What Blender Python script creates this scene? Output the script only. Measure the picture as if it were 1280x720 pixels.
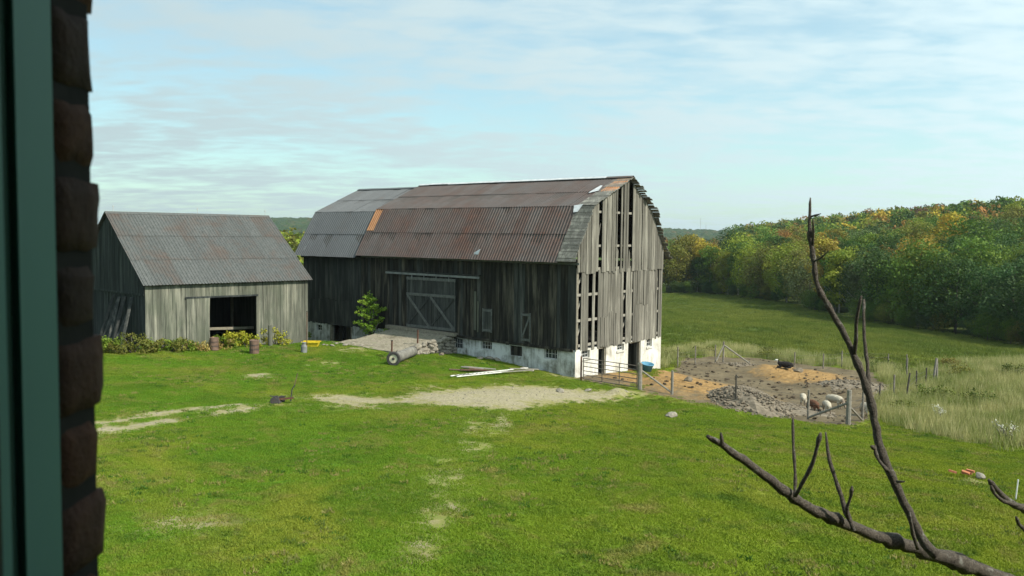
import bpy, bmesh, math, random
import numpy as np
from mathutils import Vector, Matrix
for _o in list(bpy.data.objects): bpy.data.objects.remove(_o)
scn = bpy.context.scene
C = scn.collection
R = math.radians
rnd = random.Random(7)
nrs = np.random.RandomState(11)

# ------------------------------------------------------------------ camera
CAM_Z, FPX, PITCH, ROLL = 8.0, 1068.9, 0.0619, 0.0109
cd = bpy.data.cameras.new('camera'); cam = bpy.data.objects.new('camera', cd); C.objects.link(cam)
cd.sensor_width = 36.0; cd.lens = 36.0*FPX/1280.0
cd.clip_start = 0.05; cd.clip_end = 12000
cd.dof.use_dof = True; cd.dof.focus_distance = 45.0; cd.dof.aperture_fstop = 9.0
cam.matrix_world = Matrix.Translation((0, 0, CAM_Z)) @ Matrix.Rotation(math.pi/2-PITCH, 4, 'X') @ Matrix.Rotation(ROLL, 4, 'Z')
scn.camera = cam
# ------------------------------------------------------------------ sky
SUN_AZ, SUN_EL = R(120), R(42)
SKY_STRENGTH = 0.11
w = bpy.data.worlds.new('World'); scn.world = w; w.use_nodes = True
nt = w.node_tree; nt.nodes.clear(); L = nt.links.new
out = nt.nodes.new('ShaderNodeOutputWorld'); bg = nt.nodes.new('ShaderNodeBackground')
sky = nt.nodes.new('ShaderNodeTexSky'); sky.sky_type = 'NISHITA'; sky.sun_disc = False
sky.sun_elevation = SUN_EL; sky.sun_rotation = SUN_AZ; sky.altitude = 200; sky.air_density = 1.0; sky.dust_density = 1.2; sky.ozone_density = 1.6
tc = nt.nodes.new('ShaderNodeTexCoord'); sep = nt.nodes.new('ShaderNodeSeparateXYZ'); L(tc.outputs['Generated'], sep.inputs[0])
def wm(op, a, b=None):
    n = nt.nodes.new('ShaderNodeMath'); n.operation = op
    for i, v in enumerate((a, b)):
        if v is None: continue
        if isinstance(v, (int, float)): n.inputs[i].default_value = v
        else: L(v, n.inputs[i])
    return n.outputs[0]
zc = wm('MAXIMUM', sep.outputs[2], 0.0); den = wm('ADD', zc, 0.10)
cmb = nt.nodes.new('ShaderNodeCombineXYZ'); L(wm('DIVIDE', sep.outputs[0], den), cmb.inputs[0]); L(wm('MULTIPLY', wm('DIVIDE', sep.outputs[1], den), 1.5), cmb.inputs[1])
n1 = nt.nodes.new('ShaderNodeTexNoise'); n1.inputs['Scale'].default_value = 0.9; n1.inputs['Detail'].default_value = 9; n1.inputs['Roughness'].default_value = .55; n1.inputs['Distortion'].default_value = .5; L(cmb.outputs[0], n1.inputs['Vector'])
n2 = nt.nodes.new('ShaderNodeTexNoise'); n2.inputs['Scale'].default_value = 4.5; n2.inputs['Detail'].default_value = 6; n2.inputs['Distortion'].default_value = .3; L(cmb.outputs[0], n2.inputs['Vector'])
cl = wm('ADD', wm('MULTIPLY', n1.outputs[0], .62), wm('MULTIPLY', n2.outputs[0], .38))
rp = nt.nodes.new('ShaderNodeMapRange'); rp.inputs['From Min'].default_value = .36; rp.inputs['From Max'].default_value = .60; rp.inputs['To Min'].default_value = .38; rp.inputs['To Max'].default_value = .95; rp.interpolation_type = 'SMOOTHSTEP'; L(cl, rp.inputs['Value'])
mx = nt.nodes.new('ShaderNodeMix'); mx.data_type = 'RGBA'; L(rp.outputs[0], mx.inputs['Factor']); tn = nt.nodes.new('ShaderNodeMix'); tn.data_type = 'RGBA'; tn.blend_type = 'MULTIPLY'; tn.inputs['Factor'].default_value = 1; tn.inputs['B'].default_value = (.80, 1.02, .90, 1); L(sky.outputs[0], tn.inputs['A']); L(tn.outputs['Result'], mx.inputs['A']); 
vd = nt.nodes.new('ShaderNodeVectorMath'); vd.operation = 'DOT_PRODUCT'; L(tc.outputs['Generated'], vd.inputs[0])
vd.inputs[1].default_value = (math.sin(SUN_AZ)*math.cos(SUN_EL), math.cos(SUN_AZ)*math.cos(SUN_EL), math.sin(SUN_EL))
fwd = wm('ADD', wm('MULTIPLY', vd.outputs['Value'], .52), .98)      # thin cloud scatters forward: brighter towards the sun
cc = nt.nodes.new('ShaderNodeVectorMath'); cc.operation = 'SCALE'; cc.inputs[0].default_value = (3.85, 4.75, 4.95); L(fwd, cc.inputs['Scale']); L(cc.outputs[0], mx.inputs['B'])
L(mx.outputs['Result'], bg.inputs[0]); bg.inputs[1].default_value = SKY_STRENGTH; L(bg.outputs[0], out.inputs[0])
# ------------------------------------------------------------------ sun and exposure
sd = bpy.data.lights.new('sun', 'SUN'); sd.energy = 3.6; sd.angle = R(1.2); sd.color = (1.0, .935, .82)
sun = bpy.data.objects.new('sun', sd); C.objects.link(sun)
SDIR = Vector((math.sin(SUN_AZ)*math.cos(SUN_EL), math.cos(SUN_AZ)*math.cos(SUN_EL), math.sin(SUN_EL)))
sun.rotation_euler = (-SDIR).to_track_quat('-Z', 'Y').to_euler(); sun.location = SDIR*200
scn.render.engine = 'CYCLES'
vs = scn.view_settings; vs.view_transform = 'Standard'; vs.look = 'None'; vs.gamma = 1.0; vs.exposure = 0.86; vs.use_curve_mapping = False

# ------------------------------------------------------------------ helpers
def tag(o, label=None, cat=None, group=None, kind=None):
    if label: o['label'] = label
    if cat: o['category'] = cat
    if group: o['group'] = group
    if kind: o['kind'] = kind
    return o
def empty(name, loc=(0, 0, 0), rz=0, parent=None):
    o = bpy.data.objects.new(name, None); o.empty_display_size = .3; C.objects.link(o)
    o.location = loc; o.rotation_euler = (0, 0, rz); o.parent = parent
    return o
def link(name, me, mat=None, parent=None):
    if mat is not None and not me.materials: me.materials.append(mat)
    o = bpy.data.objects.new(name, me); C.objects.link(o); o.parent = parent
    return o
class MB:
    """collects shapes; build() links them as one mesh object"""
    def __init__(s): s.v = []; s.f = []
    def add(s, vs_, fs_):
        b = len(s.v); s.v += [tuple(p) for p in vs_]; s.f += [tuple(i+b for i in q) for q in fs_]; return s
    def box(s, x0, x1, y0, y1, z0, z1):
        return s.add([(x0,y0,z0),(x1,y0,z0),(x1,y1,z0),(x0,y1,z0),(x0,y0,z1),(x1,y0,z1),(x1,y1,z1),(x0,y1,z1)],
                     [(0,3,2,1),(4,5,6,7),(0,1,5,4),(1,2,6,5),(2,3,7,6),(3,0,4,7)])
    def bar(s, a, b, wd, th, up=(0, 0, 1)):
        a = Vector(a); b = Vector(b); d = (b-a).normalized(); u = Vector(up)
        if abs(d.dot(u)) > .98: u = Vector((1, 0, 0))
        x = d.cross(u).normalized(); y = x.cross(d).normalized()
        P = [p + x*(i*wd/2) + y*(j*th/2) for p in (a, b) for i, j in ((-1,-1),(1,-1),(1,1),(-1,1))]
        return s.add(P, [(0,1,2,3),(7,6,5,4),(0,4,5,1),(1,5,6,2),(2,6,7,3),(3,7,4,0)])
    def tube(s, pts, rad, n=8, cap=True):
        pts = [Vector(p) for p in pts]
        if isinstance(rad, (int, float)): rad = [rad]*len(pts)
        V = []; F = []; ref = None
        for i, p in enumerate(pts):
            d = (pts[min(i+1, len(pts)-1)] - pts[max(i-1, 0)]).normalized()
            if ref is None:
                ref = d.orthogonal().normalized()
            ref = (ref - d*ref.dot(d)).normalized(); y = d.cross(ref)
            for k in range(n):
                a = 2*math.pi*k/n; V.append(p + (ref*math.cos(a) + y*math.sin(a))*rad[i])
        for i in range(len(pts)-1):
            for k in range(n):
                F.append((i*n+k, i*n+(k+1) % n, (i+1)*n+(k+1) % n, (i+1)*n+k))
        if cap: F.append(tuple(range(n-1, -1, -1))); F.append(tuple((len(pts)-1)*n+k for k in range(n)))
        return s.add(V, F)
    def mesh(s, name, smooth=False):
        me = bpy.data.meshes.new(name); me.from_pydata(s.v, [], s.f); me.update()
        if smooth: me.polygons.foreach_set('use_smooth', [True]*len(me.polygons))
        return me
    def build(s, name, mat, parent=None, smooth=False):
        return link(name, s.mesh(name, smooth), mat, parent)
def npmesh(name, V, F, attr=None, smooth=False):
    """V (n,3), F (m,k) equal-sided faces; attr: dict name->per-face float"""
    me = bpy.data.meshes.new(name); V = np.asarray(V, np.float32); F = np.asarray(F, np.int32); k = F.shape[1]
    me.vertices.add(len(V)); me.vertices.foreach_set('co', V.ravel())
    me.loops.add(F.size); me.loops.foreach_set('vertex_index', F.ravel())
    me.polygons.add(len(F)); me.polygons.foreach_set('loop_start', np.arange(0, F.size, k, dtype=np.int32))
    if smooth: me.polygons.foreach_set('use_smooth', np.ones(len(F), bool))
    me.update(calc_edges=True)
    for a, val in (attr or {}).items():
        dom = 'FACE' if len(val) == len(F) else 'POINT'
        at_ = me.attributes.new(a, 'FLOAT', dom); at_.data.foreach_set('value', np.asarray(val, np.float32))
    return me
# measured photo point -> world: a ray through the calibrated lens, cut at distance Y or at the terrain
_fw = Vector((0, math.cos(PITCH), -math.sin(PITCH))); _r0 = Vector((1, 0, 0)); _u0 = _r0.cross(_fw)
_rt = _r0*math.cos(ROLL) + _u0*math.sin(ROLL); _up = _u0*math.cos(ROLL) - _r0*math.sin(ROLL)
def at(px, py, Y):
    d = _fw + _rt*((px-640)/FPX) - _up*((py-360)/FPX)
    return Vector((0, 0, CAM_Z)) + d*(Y/d.y)

# ------------------------------------------------------------------ terrain
CTRL = np.array([(0.1,14.2,2.22), (-6.0,14.3,2.11), (6.5,14.6,2.13), (11.6,19.0,1.69), (0.1,21.3,1.81), (-7.8,21.2,1.75), (7.7,22.4,1.58),
(0.1,38.4,0.71), (-8.1,36.0,0.91), (-12.9,28.5,1.50), (-20.1,43.5,1.30), (7.3,42.5,-0.39), (15.6,25.5,0.76), (6.7,45.0,-0.12),
(8.4,44.0,-0.17), (11.3,42.5,-0.43), (14.4,41.0,-0.72), (15.8,39.5,-0.68), (19.5,38.0,-0.63), (22.2,36.5,-0.43), (19.5,49.0,-1.69),
(16.1,50.0,-1.55), (13.6,55.0,-1.50), (11.4,57.0,-1.33), (15.2,67.0,-1.81), (20.2,62.0,-2.07), (24.2,58.0,-1.91), (29.0,59.0,-1.92),
(30.3,50.0,-1.39), (39.9,66.0,-2.20), (22.1,78.0,-2.48), (35.6,82.0,-2.88), (49.5,82.0,-3.35), (28.1,115.0,-3.15), (45.0,104.0,-3.83),
(15.8,88.0,-2.26), (39.6,222.0,-6.58), (51.7,212.0,-6.17), (55.8,192.0,-5.82), (56.8,168.0,-5.43), (57.8,150.0,-5.46), (59.6,132.0,-5.37),
(62.7,119.0,-5.30), (65.1,108.0,-5.42), (3.3,47.6,0.02), (-0.2,50.4,0.30), (-2.2,52.0,0.47), (-4.2,53.5,0.60), (-9.2,57.6,0.50),
(-13.4,61.1,0.05), (-15.4,62.7,-0.10), (-1.4,48.2,0.35), (-9.4,52.9,1.0), (-10.8,49.3,0.88), (-14.3,56.0,0.40), (4.0,47.7,0.00),
(6.8,51.2,-0.30), (10.2,55.3,-0.68), (2.7,56.4,-0.70), (-4.3,62.1,-0.80), (3.4,63.6,-1.40), (-6.0,71.2,-1.20), (-13.5,74.6,-0.80),
(-20.4,47.7,1.42), (-16.9,51.3,1.15), (-13.1,55.2,0.88), (-25.0,52.2,1.45), (-21.5,55.8,0.90), (-20.1,61.4,0.50), (-26.2,42.3,1.60),
(-33.4,49.2,1.60), (0.0,0.0,2.50), (-20.0,10.0,2.60), (20.0,5.0,1.60), (-40.0,30.0,2.00), (-60.0,70.0,1.50), (0.0,-40.0,3.00),
(-60.0,-20.0,3.00), (60.0,-20.0,1.00), (45.0,20.0,0.20), (60.0,60.0,-2.80), (-20.0,95.0,-1.50), (-60.0,130.0,-3.00), (0.0,120.0,-4.00),
(-20.0,200.0,-6.00), (-120.0,200.0,-5.00), (10.0,260.0,-6.50), (-100.0,20.0,2.50), (100.0,20.0,-1.00), (120.0,90.0,-4.00), (119.7,200.0,1.00),
(179.6,300.0,11.00), (269.4,450.0,17.00), (227.3,300.0,12.00), (136.4,180.0,2.00), (341.0,450.0,20.00), (107.6,250.0,-1.50), (150.6,350.0,6.00),
(215.2,500.0,11.00), (89.1,280.0,-4.50), (127.2,400.0,1.00), (165.4,520.0,6.00), (85.1,350.0,-5.00), (136.2,560.0,0.00), (71.1,400.0,-6.50),
(99.5,560.0,-4.00), (247.9,250.0,10.00), (471.5,400.0,20.00), (0.0,400.0,-7.00), (-67.4,300.0,-6.00), (-133.6,420.0,-5.00), (0.0,800.0,-5.00),
(269.4,800.0,0.00), (479.0,800.0,10.00)])
def _phi(r): return np.sqrt(r*r + 4.0)
_A = _phi(np.linalg.norm(CTRL[:, None, :2]-CTRL[None, :, :2], axis=2)) + np.eye(len(CTRL))*(-.15)
_n = len(CTRL); _K = np.zeros((_n+1, _n+1)); _K[:_n, :_n] = _A; _K[_n, :_n] = 1; _K[:_n, _n] = 1
_W = np.linalg.solve(_K, np.append(CTRL[:, 2], 0))
def sstep(a, b, x):
    t = np.clip((x-a)/(b-a), 0, 1); return t*t*(3-2*t)
def ridge(x, y):                                   # far wooded ridge
    yc = 1750 + 90*np.sin(x/420.0)
    top = 14 + (366-x)*.0205 + 3.5*np.sin(x/170.0+1) + 1.5*np.sin(x/61.0)
    top = np.clip(top, 8, 31) - 22*sstep(-480, -760, x)
    return np.where(y < yc, np.exp(-((y-yc)/330.0)**2), np.exp(-((y-yc)/900.0)**2))*(top+6)
def hz(x, y):
    x = np.asarray(x, float); y = np.asarray(y, float); sh = x.shape; X = x.ravel(); Y = y.ravel(); o = np.zeros(X.size)
    for i in range(0, X.size, 20000):
        d = np.hypot(X[i:i+20000, None]-CTRL[None, :, 0], Y[i:i+20000, None]-CTRL[None, :, 1])
        o[i:i+20000] = _phi(d) @ _W[:_n] + _W[_n]
    rr = np.hypot(X-60, Y-200); t = sstep(550, 1000, rr)
    o = o*(1-t) + (-6)*t
    lump = .05*np.sin(X*.9+np.sin(Y*.7))*np.sin(Y*.8+1) + .03*np.sin(X*2.3+1)*np.sin(Y*1.9+np.sin(X))
    o = o + lump*(rr < 400) + ridge(X, Y)
    return o.reshape(sh)
def gz(x, y): return float(hz(np.array([x]), np.array([y]))[0])
def gp(px, py, dz=0):
    d = _fw + _rt*((px-640)/FPX) - _up*((py-360)/FPX)
    ts = np.linspace(8, 260, 1600); X = d.x/d.y*ts; Z = CAM_Z + d.z/d.y*ts - hz(X, ts)
    i = int(np.argmax(Z < 0)); t = ts[i-1] + (ts[i]-ts[i-1])*Z[i-1]/(Z[i-1]-Z[i]) if Z[i] < 0 else 255
    x = d.x/d.y*t
    return Vector((x, t, gz(x, t)+dz))

# ------------------------------------------------------------------ material helpers
class NT:
    def __init__(s, name, rough=.8, spec=.2):
        s.m = bpy.data.materials.new(name); s.m.use_nodes = True; s.t = s.m.node_tree
        s.b = s.t.nodes['Principled BSDF']; s.o = s.t.nodes['Material Output']
        s.b.inputs['Roughness'].default_value = rough; s.b.inputs['Specular IOR Level'].default_value = spec
    def put(s, sock, v):
        if isinstance(v, bpy.types.NodeSocket): s.t.links.new(v, sock)
        elif isinstance(v, tuple) and len(v) == 3 and sock.type == 'RGBA': sock.default_value = (*v, 1)
        else: sock.default_value = v
    def n(s, typ, props=None, **ins):
        nd = s.t.nodes.new('ShaderNode'+typ)
        for k, v in (props or {}).items(): setattr(nd, k, v)
        for k, v in ins.items(): s.put(nd.inputs[k.replace('_', ' ')], v)
        return nd
    def pos(s, scale=(1, 1, 1)):
        g_ = s.n('NewGeometry').outputs['Position']
        m_ = s.n('Mapping', {'vector_type': 'POINT'}); s.put(m_.inputs['Vector'], g_); m_.inputs['Scale'].default_value = scale
        return m_.outputs[0]
    def objco(s, scale=(1, 1, 1)):
        g_ = s.n('TexCoord').outputs['Object']
        m_ = s.n('Mapping'); s.put(m_.inputs['Vector'], g_); m_.inputs['Scale'].default_value = scale
        return m_.outputs[0]
    def noise(s, vec, scale, detail=4, rough=.55, dist=0.0):
        return s.n('TexNoise', None, Vector=vec, Scale=scale, Detail=detail, Roughness=rough, Distortion=dist).outputs[0]
    def ramp(s, fac, *stops):
        r_ = s.n('ValToRGB'); s.put(r_.inputs[0], fac); e = r_.color_ramp.elements
        while len(e) < len(stops): e.new(.5)
        for el, (p, c) in zip(e, stops):
            el.position = p; el.color = (c, c, c, 1) if isinstance(c, (int, float)) else (*c, 1)
        return r_.outputs[0]
    def rng(s, v, a, b, c=0.0, d=1.0):
        return s.n('MapRange', {'clamp': True}, Value=v, From_Min=a, From_Max=b, To_Min=c, To_Max=d).outputs[0]
    def mix(s, f, a, b, mode='MIX'):
        x = s.n('Mix', {'data_type': 'RGBA', 'blend_type': mode}); s.put(x.inputs[0], f)
        s.put(x.inputs[6], a); s.put(x.inputs[7], b); return x.outputs[2]
    def math(s, op, a, b=0.0):
        x = s.n('Math', {'operation': op}); s.put(x.inputs[0], a); s.put(x.inputs[1], b); return x.outputs[0]
    def attr(s, name): return s.n('Attribute', {'attribute_name': name}).outputs['Fac']
    def rand(s): return s.n('ObjectInfo').outputs['Random']
    def base(s, c): s.put(s.b.inputs['Base Color'], c); return s
    def bump(s, h, strength=.4, dist=.02):
        b_ = s.n('Bump', None, Height=h, Strength=strength, Distance=dist); s.put(s.b.inputs['Normal'], b_.outputs[0]); return s
    def translucent(s, col, amt):
        tr = s.n('BsdfTranslucent'); s.put(tr.inputs[0], col); ms = s.n('MixShader'); ms.inputs[0].default_value = amt
        s.t.links.new(s.b.outputs[0], ms.inputs[1]); s.t.links.new(tr.outputs[0], ms.inputs[2]); s.t.links.new(ms.outputs[0], s.o.inputs[0])
def gray(v, t=(1, 1, 1)): return (v*t[0], v*t[1], v*t[2])

def lawn_color(n):
    p = n.pos()
    big = n.noise(p, .045, 3); mid = n.noise(p, .35, 4, .6, .6); fine = n.noise(p, 3.0, 3, .6)
    sx_ = n.n('SeparateXYZ'); n.put(sx_.inputs[0], p)
    side = n.math('ADD', big, n.math('MULTIPLY', sx_.outputs[0], .012))     # greener towards the shed, yellower towards the barnyard
    c = n.mix(n.rng(side, .36, .70), (.135, .285, .016), (.270, .335, .022))
    c = n.mix(n.rng(mid, .45, .66, 0, .75), c, (.095, .205, .014))
    c = n.mix(n.rng(n.noise(p, .16, 5, .65, .8), .50, .66, 0, .70), c, (.34, .36, .045))
    c = n.mix(n.rng(n.noise(p, .55, 7, .75, .7), .52, .66, 0, .85), c, (.33, .28, .09))
    c = n.mix(n.rng(n.noise(p, 1.3, 5, .7, .4), .54, .66, 0, .65), c, (.065, .150, .014))
    c = n.mix(n.rng(fine, .5, .75, 0, .45), c, (.24, .30, .035))
    return c
def plain(name, col, rough=.8, var=.25, scale=6, metal=0, bump=.2, bd=.01):
    n = NT(name, rough); f = n.noise(n.objco(), scale, 5, .6)
    n.base(n.mix(n.rng(f, .3, .7), gray(1-var, col), gray(1+var, col))); n.b.inputs['Metallic'].default_value = metal
    if bump: n.bump(f, bump, bd)
    return n.m
def wood(name, dark, mid, light, patch=.0, green=.0, axis='Z'):
    """weathered boards: tone by board, grain along the board, streaks and stains"""
    n = NT(name, .9, .1); r_ = n.rand()
    sc = {'Z': (16, 16, .7), 'X': (.7, 16, 16)}[axis]
    off = n.n('VectorMath', {'operation': 'ADD'}); n.put(off.inputs[0], n.pos(sc)); 
    cx = n.n('CombineXYZ'); n.put(cx.inputs[0], n.math('MULTIPLY', r_, 37.0)); n.put(cx.inputs[2], n.math('MULTIPLY', r_, 61.0)); n.put(off.inputs[1], cx.outputs[0])
    v = off.outputs[0]
    g1 = n.noise(v, 1.0, 6, .65, .3); st = n.noise(n.pos((3.5, 3.5, .35)), 1.0, 5, .6)
    c = n.mix(n.rng(g1, .32, .70), dark, mid)
    c = n.mix(n.rng(st, .46, .68, 0, .85), c, light)
    c = n.mix(n.rng(r_, .25, 1, 0, .7), c, gray(.42, mid))
    c = n.mix(n.rng(n.noise(v, 3.2, 3), .60, .72, 0, .55), c, gray(.35, dark))
    c = n.mix(n.rng(n.noise(n.pos((9, 9, .5)), 1.0, 5, .7), .55, .66, 0, .6), c, gray(.45, dark))
    if green: c = n.mix(n.rng(n.noise(n.pos(), .7, 4), .45, .75, 0, green), c, (.06, .085, .05))
    n.base(c); n.bump(g1, .5, .012)
    return n.m
def tin(name, c1, c2, rust1, rust2, lo, hi, metal=.0):
    n = NT(name, .6, .25); r_ = n.rand(); p = n.pos()
    a = n.noise(p, .55, 6, .65, .4); b = n.noise(n.pos((7, 7, 1.2)), 1.0, 4, .6)
    c = n.mix(n.rng(b, .3, .7), c1, c2)
    c = n.mix(n.rng(r_, 0, 1, 0, .35), c, gray(.72, c1))
    f = n.math('ADD', n.math('MULTIPLY', a, .62), n.math('ADD', n.math('MULTIPLY', r_, .10), n.math('MULTIPLY', b, .18)))
    c = n.mix(n.rng(f, lo, hi), c, n.mix(n.rng(n.noise(p, 2.1, 5), .35, .65), rust1, rust2))
    n.base(c); n.b.inputs['Metallic'].default_value = metal; n.put(n.b.inputs['Roughness'], n.rng(f, lo, hi, .5, .9)); n.bump(b, .1, .01)
    return n.m
M = {}
M['gable_wood'] = wood('gable_wood', (.085, .080, .068), (.195, .185, .155), (.30, .285, .24))
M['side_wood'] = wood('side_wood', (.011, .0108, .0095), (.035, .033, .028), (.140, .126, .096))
M['annex_wood'] = wood('annex_wood', (.022, .025, .024), (.050, .053, .049), (.10, .10, .088))
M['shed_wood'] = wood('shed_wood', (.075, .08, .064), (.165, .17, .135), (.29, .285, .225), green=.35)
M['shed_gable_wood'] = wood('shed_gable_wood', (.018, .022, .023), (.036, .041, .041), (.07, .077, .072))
M['old_wood'] = wood('old_wood', (.12, .115, .10), (.25, .24, .21), (.36, .35, .31), axis='X')
M['beam'] = plain('old_beam', (.20, .18, .14), .9)
M['pale_beam'] = plain('pale_beam', (.24, .225, .19), .9)
M['door_wood'] = wood('door_wood', (.030, .033, .032), (.060, .064, .060), (.10, .105, .097))
M['brace_wood'] = plain('brace_wood', (.10, .105, .098), .9, .3)
M['shingle'] = wood('sheathing_wood', (.095, .092, .08), (.20, .195, .17), (.30, .29, .25), axis='X')
M['tin_barn'] = tin('tin_barn', (.066, .058, .053), (.108, .096, .088), (.070, .040, .033), (.115, .056, .040), .32, .64)
M['tin_upper'] = tin('tin_upper', (.056, .050, .047), (.088, .079, .073), (.062, .042, .036), (.085, .052, .042), .34, .70)
M['tin_annex'] = tin('tin_annex', (.085, .090, .092), (.115, .120, .122), (.09, .07, .058), (.11, .08, .06), .52, .74)
M['tin_shed'] = tin('tin_shed', (.060, .065, .062), (.112, .116, .110), (.070, .048, .037), (.10, .062, .045), .44, .68)
M['tin_rust'] = tin('tin_rust', (.30, .14, .06), (.40, .21, .10), (.30, .11, .04), (.22, .08, .03), .40, .70)
M['track'] = plain('track_steel', (.17, .18, .175), .6, .3, 3)
M['tin_bare'] = plain('tin_bare', (.55, .56, .56), .5, .25, 3, .3)
M['dark_deck'] = plain('roof_boards', (.05, .045, .04), .95)
M['black_void'] = plain('inner_shade_black', (.025, .024, .022), .95)  # near-black colour stands in for the shade behind the board gaps
M['rust_iron'] = plain('rusted_iron', (.10, .05, .032), .85, .45, 14)
M['dark_iron'] = plain('dark_iron', (.05, .047, .045), .7, .4, 12)
M['gate_steel'] = plain('gate_steel', (.17, .14, .12), .6, .35, 8, .4)
M['post'] = plain('fence_post_wood', (.19, .17, .14), .95, .35, 7)
M['post_dark'] = plain('dark_post_wood', (.07, .062, .05), .95, .35, 7)
M['post_grey'] = plain('grey_post_wood', (.20, .185, .155), .95, .3, 7)
M['wire'] = plain('fence_wire', (.16, .15, .14), .6, .2, 5, .5, 0)
M['rubber'] = plain('old_rubber', (.055, .053, .05), .9, .4)
M['cream_rim'] = plain('cream_paint', (.62, .56, .40), .7, .2)
M['drum_grey'] = plain('weathered_drum', (.16, .155, .135), .8, .35, 4)
M['white_paint'] = plain('white_paint', (.62, .62, .58), .7, .2)
M['stone'] = plain('field_stone', (.215, .195, .155), .95, .35, 4, 0, .6, .03)
M['stone_dark'] = plain('dark_rubble', (.155, .130, .095), .95, .4, 4, 0, .6, .03)
M['blue_tub'] = plain('blue_plastic', (.08, .22, .32), .5, .15)
M['yellow'] = plain('yellow_plastic', (.62, .47, .03), .5, .2)
M['barrel'] = plain('rusty_barrel', (.13, .085, .062), .8, .45, 5)
M['pale_metal'] = plain('pale_metal', (.42, .42, .40), .6, .2)
n = NT('window_glass', .12, .5); n.base(n.mix(n.rng(n.noise(n.pos(), 2.5, 3), .35, .65), (.012, .016, .018), (.05, .06, .06))); M['glass'] = n.m
# whitewashed concrete with grime
def whitewash(name, wht, grime, lo, hi):
    n = NT(name, .92, .1); p = n.pos(); a = n.noise(p, .8, 7, .68, .5); sp = n.n('SeparateXYZ'); n.put(sp.inputs[0], n.pos())
    b = n.noise(n.pos((5, 5, .8)), 1.0, 5, .6)
    f = n.math('ADD', n.math('MULTIPLY', a, .65), n.math('MULTIPLY', b, .35))
    c = n.mix(n.rng(f, lo, hi), wht, grime)
    c = n.mix(n.rng(n.noise(p, 3.5, 5, .7), .60, .72, 0, .7), c, gray(.6, grime))
    n.base(c); n.bump(a, .5, .03); return n.m
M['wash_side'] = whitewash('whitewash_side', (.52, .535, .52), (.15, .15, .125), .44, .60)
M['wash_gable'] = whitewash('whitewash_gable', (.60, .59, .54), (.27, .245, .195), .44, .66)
# ground
n = NT('ground_soil_and_turf', .95, .1); p = n.pos()
c = n.mix(1.0, lawn_color(n), (.55, .55, .55), 'MULTIPLY')
sp = n.n('SeparateXYZ'); n.put(sp.inputs[0], p)
far = n.rng(sp.outputs[1], 62, 95)
fieldc = n.mix(n.rng(n.noise(n.pos((1, .45, 1)), .22, 6, .7, .4), .35, .68), (.045, .072, .012), (.080, .105, .020))
fieldc = n.mix(n.rng(n.noise(n.pos((1, .5, 1)), 1.1, 4, .7), .52, .70, 0, .7), fieldc, (.032, .066, .011))
c = n.mix(far, c, fieldc)
c = n.mix(n.attr('meadow'), c, (.13, .14, .04))
nz = n.noise(p, 1.6, 7, .7, .5); nf = n.noise(p, 9, 4, .6)
dsoil = n.mix(n.rng(nf, .35, .65), (.20, .175, .105), (.34, .305, .205))
dsoil = n.mix(n.rng(nz, .55, .75), dsoil, (.15, .13, .08))
dm = n.rng(n.math('ADD', n.attr('dirt'), n.math('MULTIPLY', n.math('SUBTRACT', nz, .5), 1.9)), .40, .85)
dry = n.rng(n.math('ADD', n.attr('dirt'), n.math('MULTIPLY', n.math('SUBTRACT', nz, .5), 1.2)), .12, .50, 0, .9)
c = n.mix(dry, c, n.mix(nf, (.150, .150, .045), (.27, .235, .105)))
c = n.mix(dm, c, dsoil)
ysoil = n.mix(n.rng(n.noise(p, .5, 6, .7), .35, .65), (.090, .070, .042), (.165, .132, .080))
ysoil = n.mix(n.rng(n.noise(p, 3.2, 5, .7), .50, .72, 0, .75), ysoil, (.040, .035, .027))
ym = n.rng(n.math('ADD', n.attr('yard'), n.math('MULTIPLY', n.math('SUBTRACT', nz, .5), .9)), .40, .60)
c = n.mix(ym, c, ysoil)
st = n.mix(n.rng(n.noise(p, 4, 5, .7), .35, .65), (.17, .10, .038), (.33, .21, .085))
sm = n.rng(n.math('ADD', n.attr('straw'), n.math('MULTIPLY', n.math('SUBTRACT', nz, .5), 1.1)), .38, .70)
c = n.mix(sm, c, st)
wood_floor = n.attr('woodfloor'); c = n.mix(wood_floor, c, (.055, .075, .02))
n.base(c); n.bump(n.math('ADD', nf, n.math('MULTIPLY', nz, 1.5)), .5, .05); M['ground'] = n.m
def blade(name, colfn, amt=.5):
    n = NT(name, .7, .25); c = colfn(n); n.base(c); n.translucent(c, amt); return n.m
def lawn_blade(n):
    c = lawn_color(n); r_ = n.rand()
    return n.mix(n.rng(r_, .0, 1, 0, .30), c, (.25, .31, .02))
M['lawn_blade'] = blade('lawn_blade', lawn_blade)
def meadow_col(n):
    a = n.noise(n.pos(), .28, 4, .6); r_ = n.rand()
    c = n.mix(n.rng(a, .38, .6), (.20, .27, .04), (.52, .50, .24))
    return n.mix(n.rng(r_, .3, 1, 0, .7), c, (.62, .58, .34))
M['meadow_blade'] = blade('meadow_blade', meadow_col)
def field_col(n):
    p = n.pos((1, .55, 1)); a_ = n.noise(p, .10, 4, .6, .5); b_ = n.noise(p, .6, 5, .7)
    c = n.mix(n.rng(a_, .38, .62), (.125, .20, .022), (.25, .29, .05)); c = n.mix(n.rng(b_, .48, .64, 0, .8), c, (.075, .125, .02))
    return n.mix(n.rng(n.rand(), 0, 1, 0, .4), c, (.29, .31, .07))
M['field_blade'] = blade('field_blade', field_col)
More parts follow.
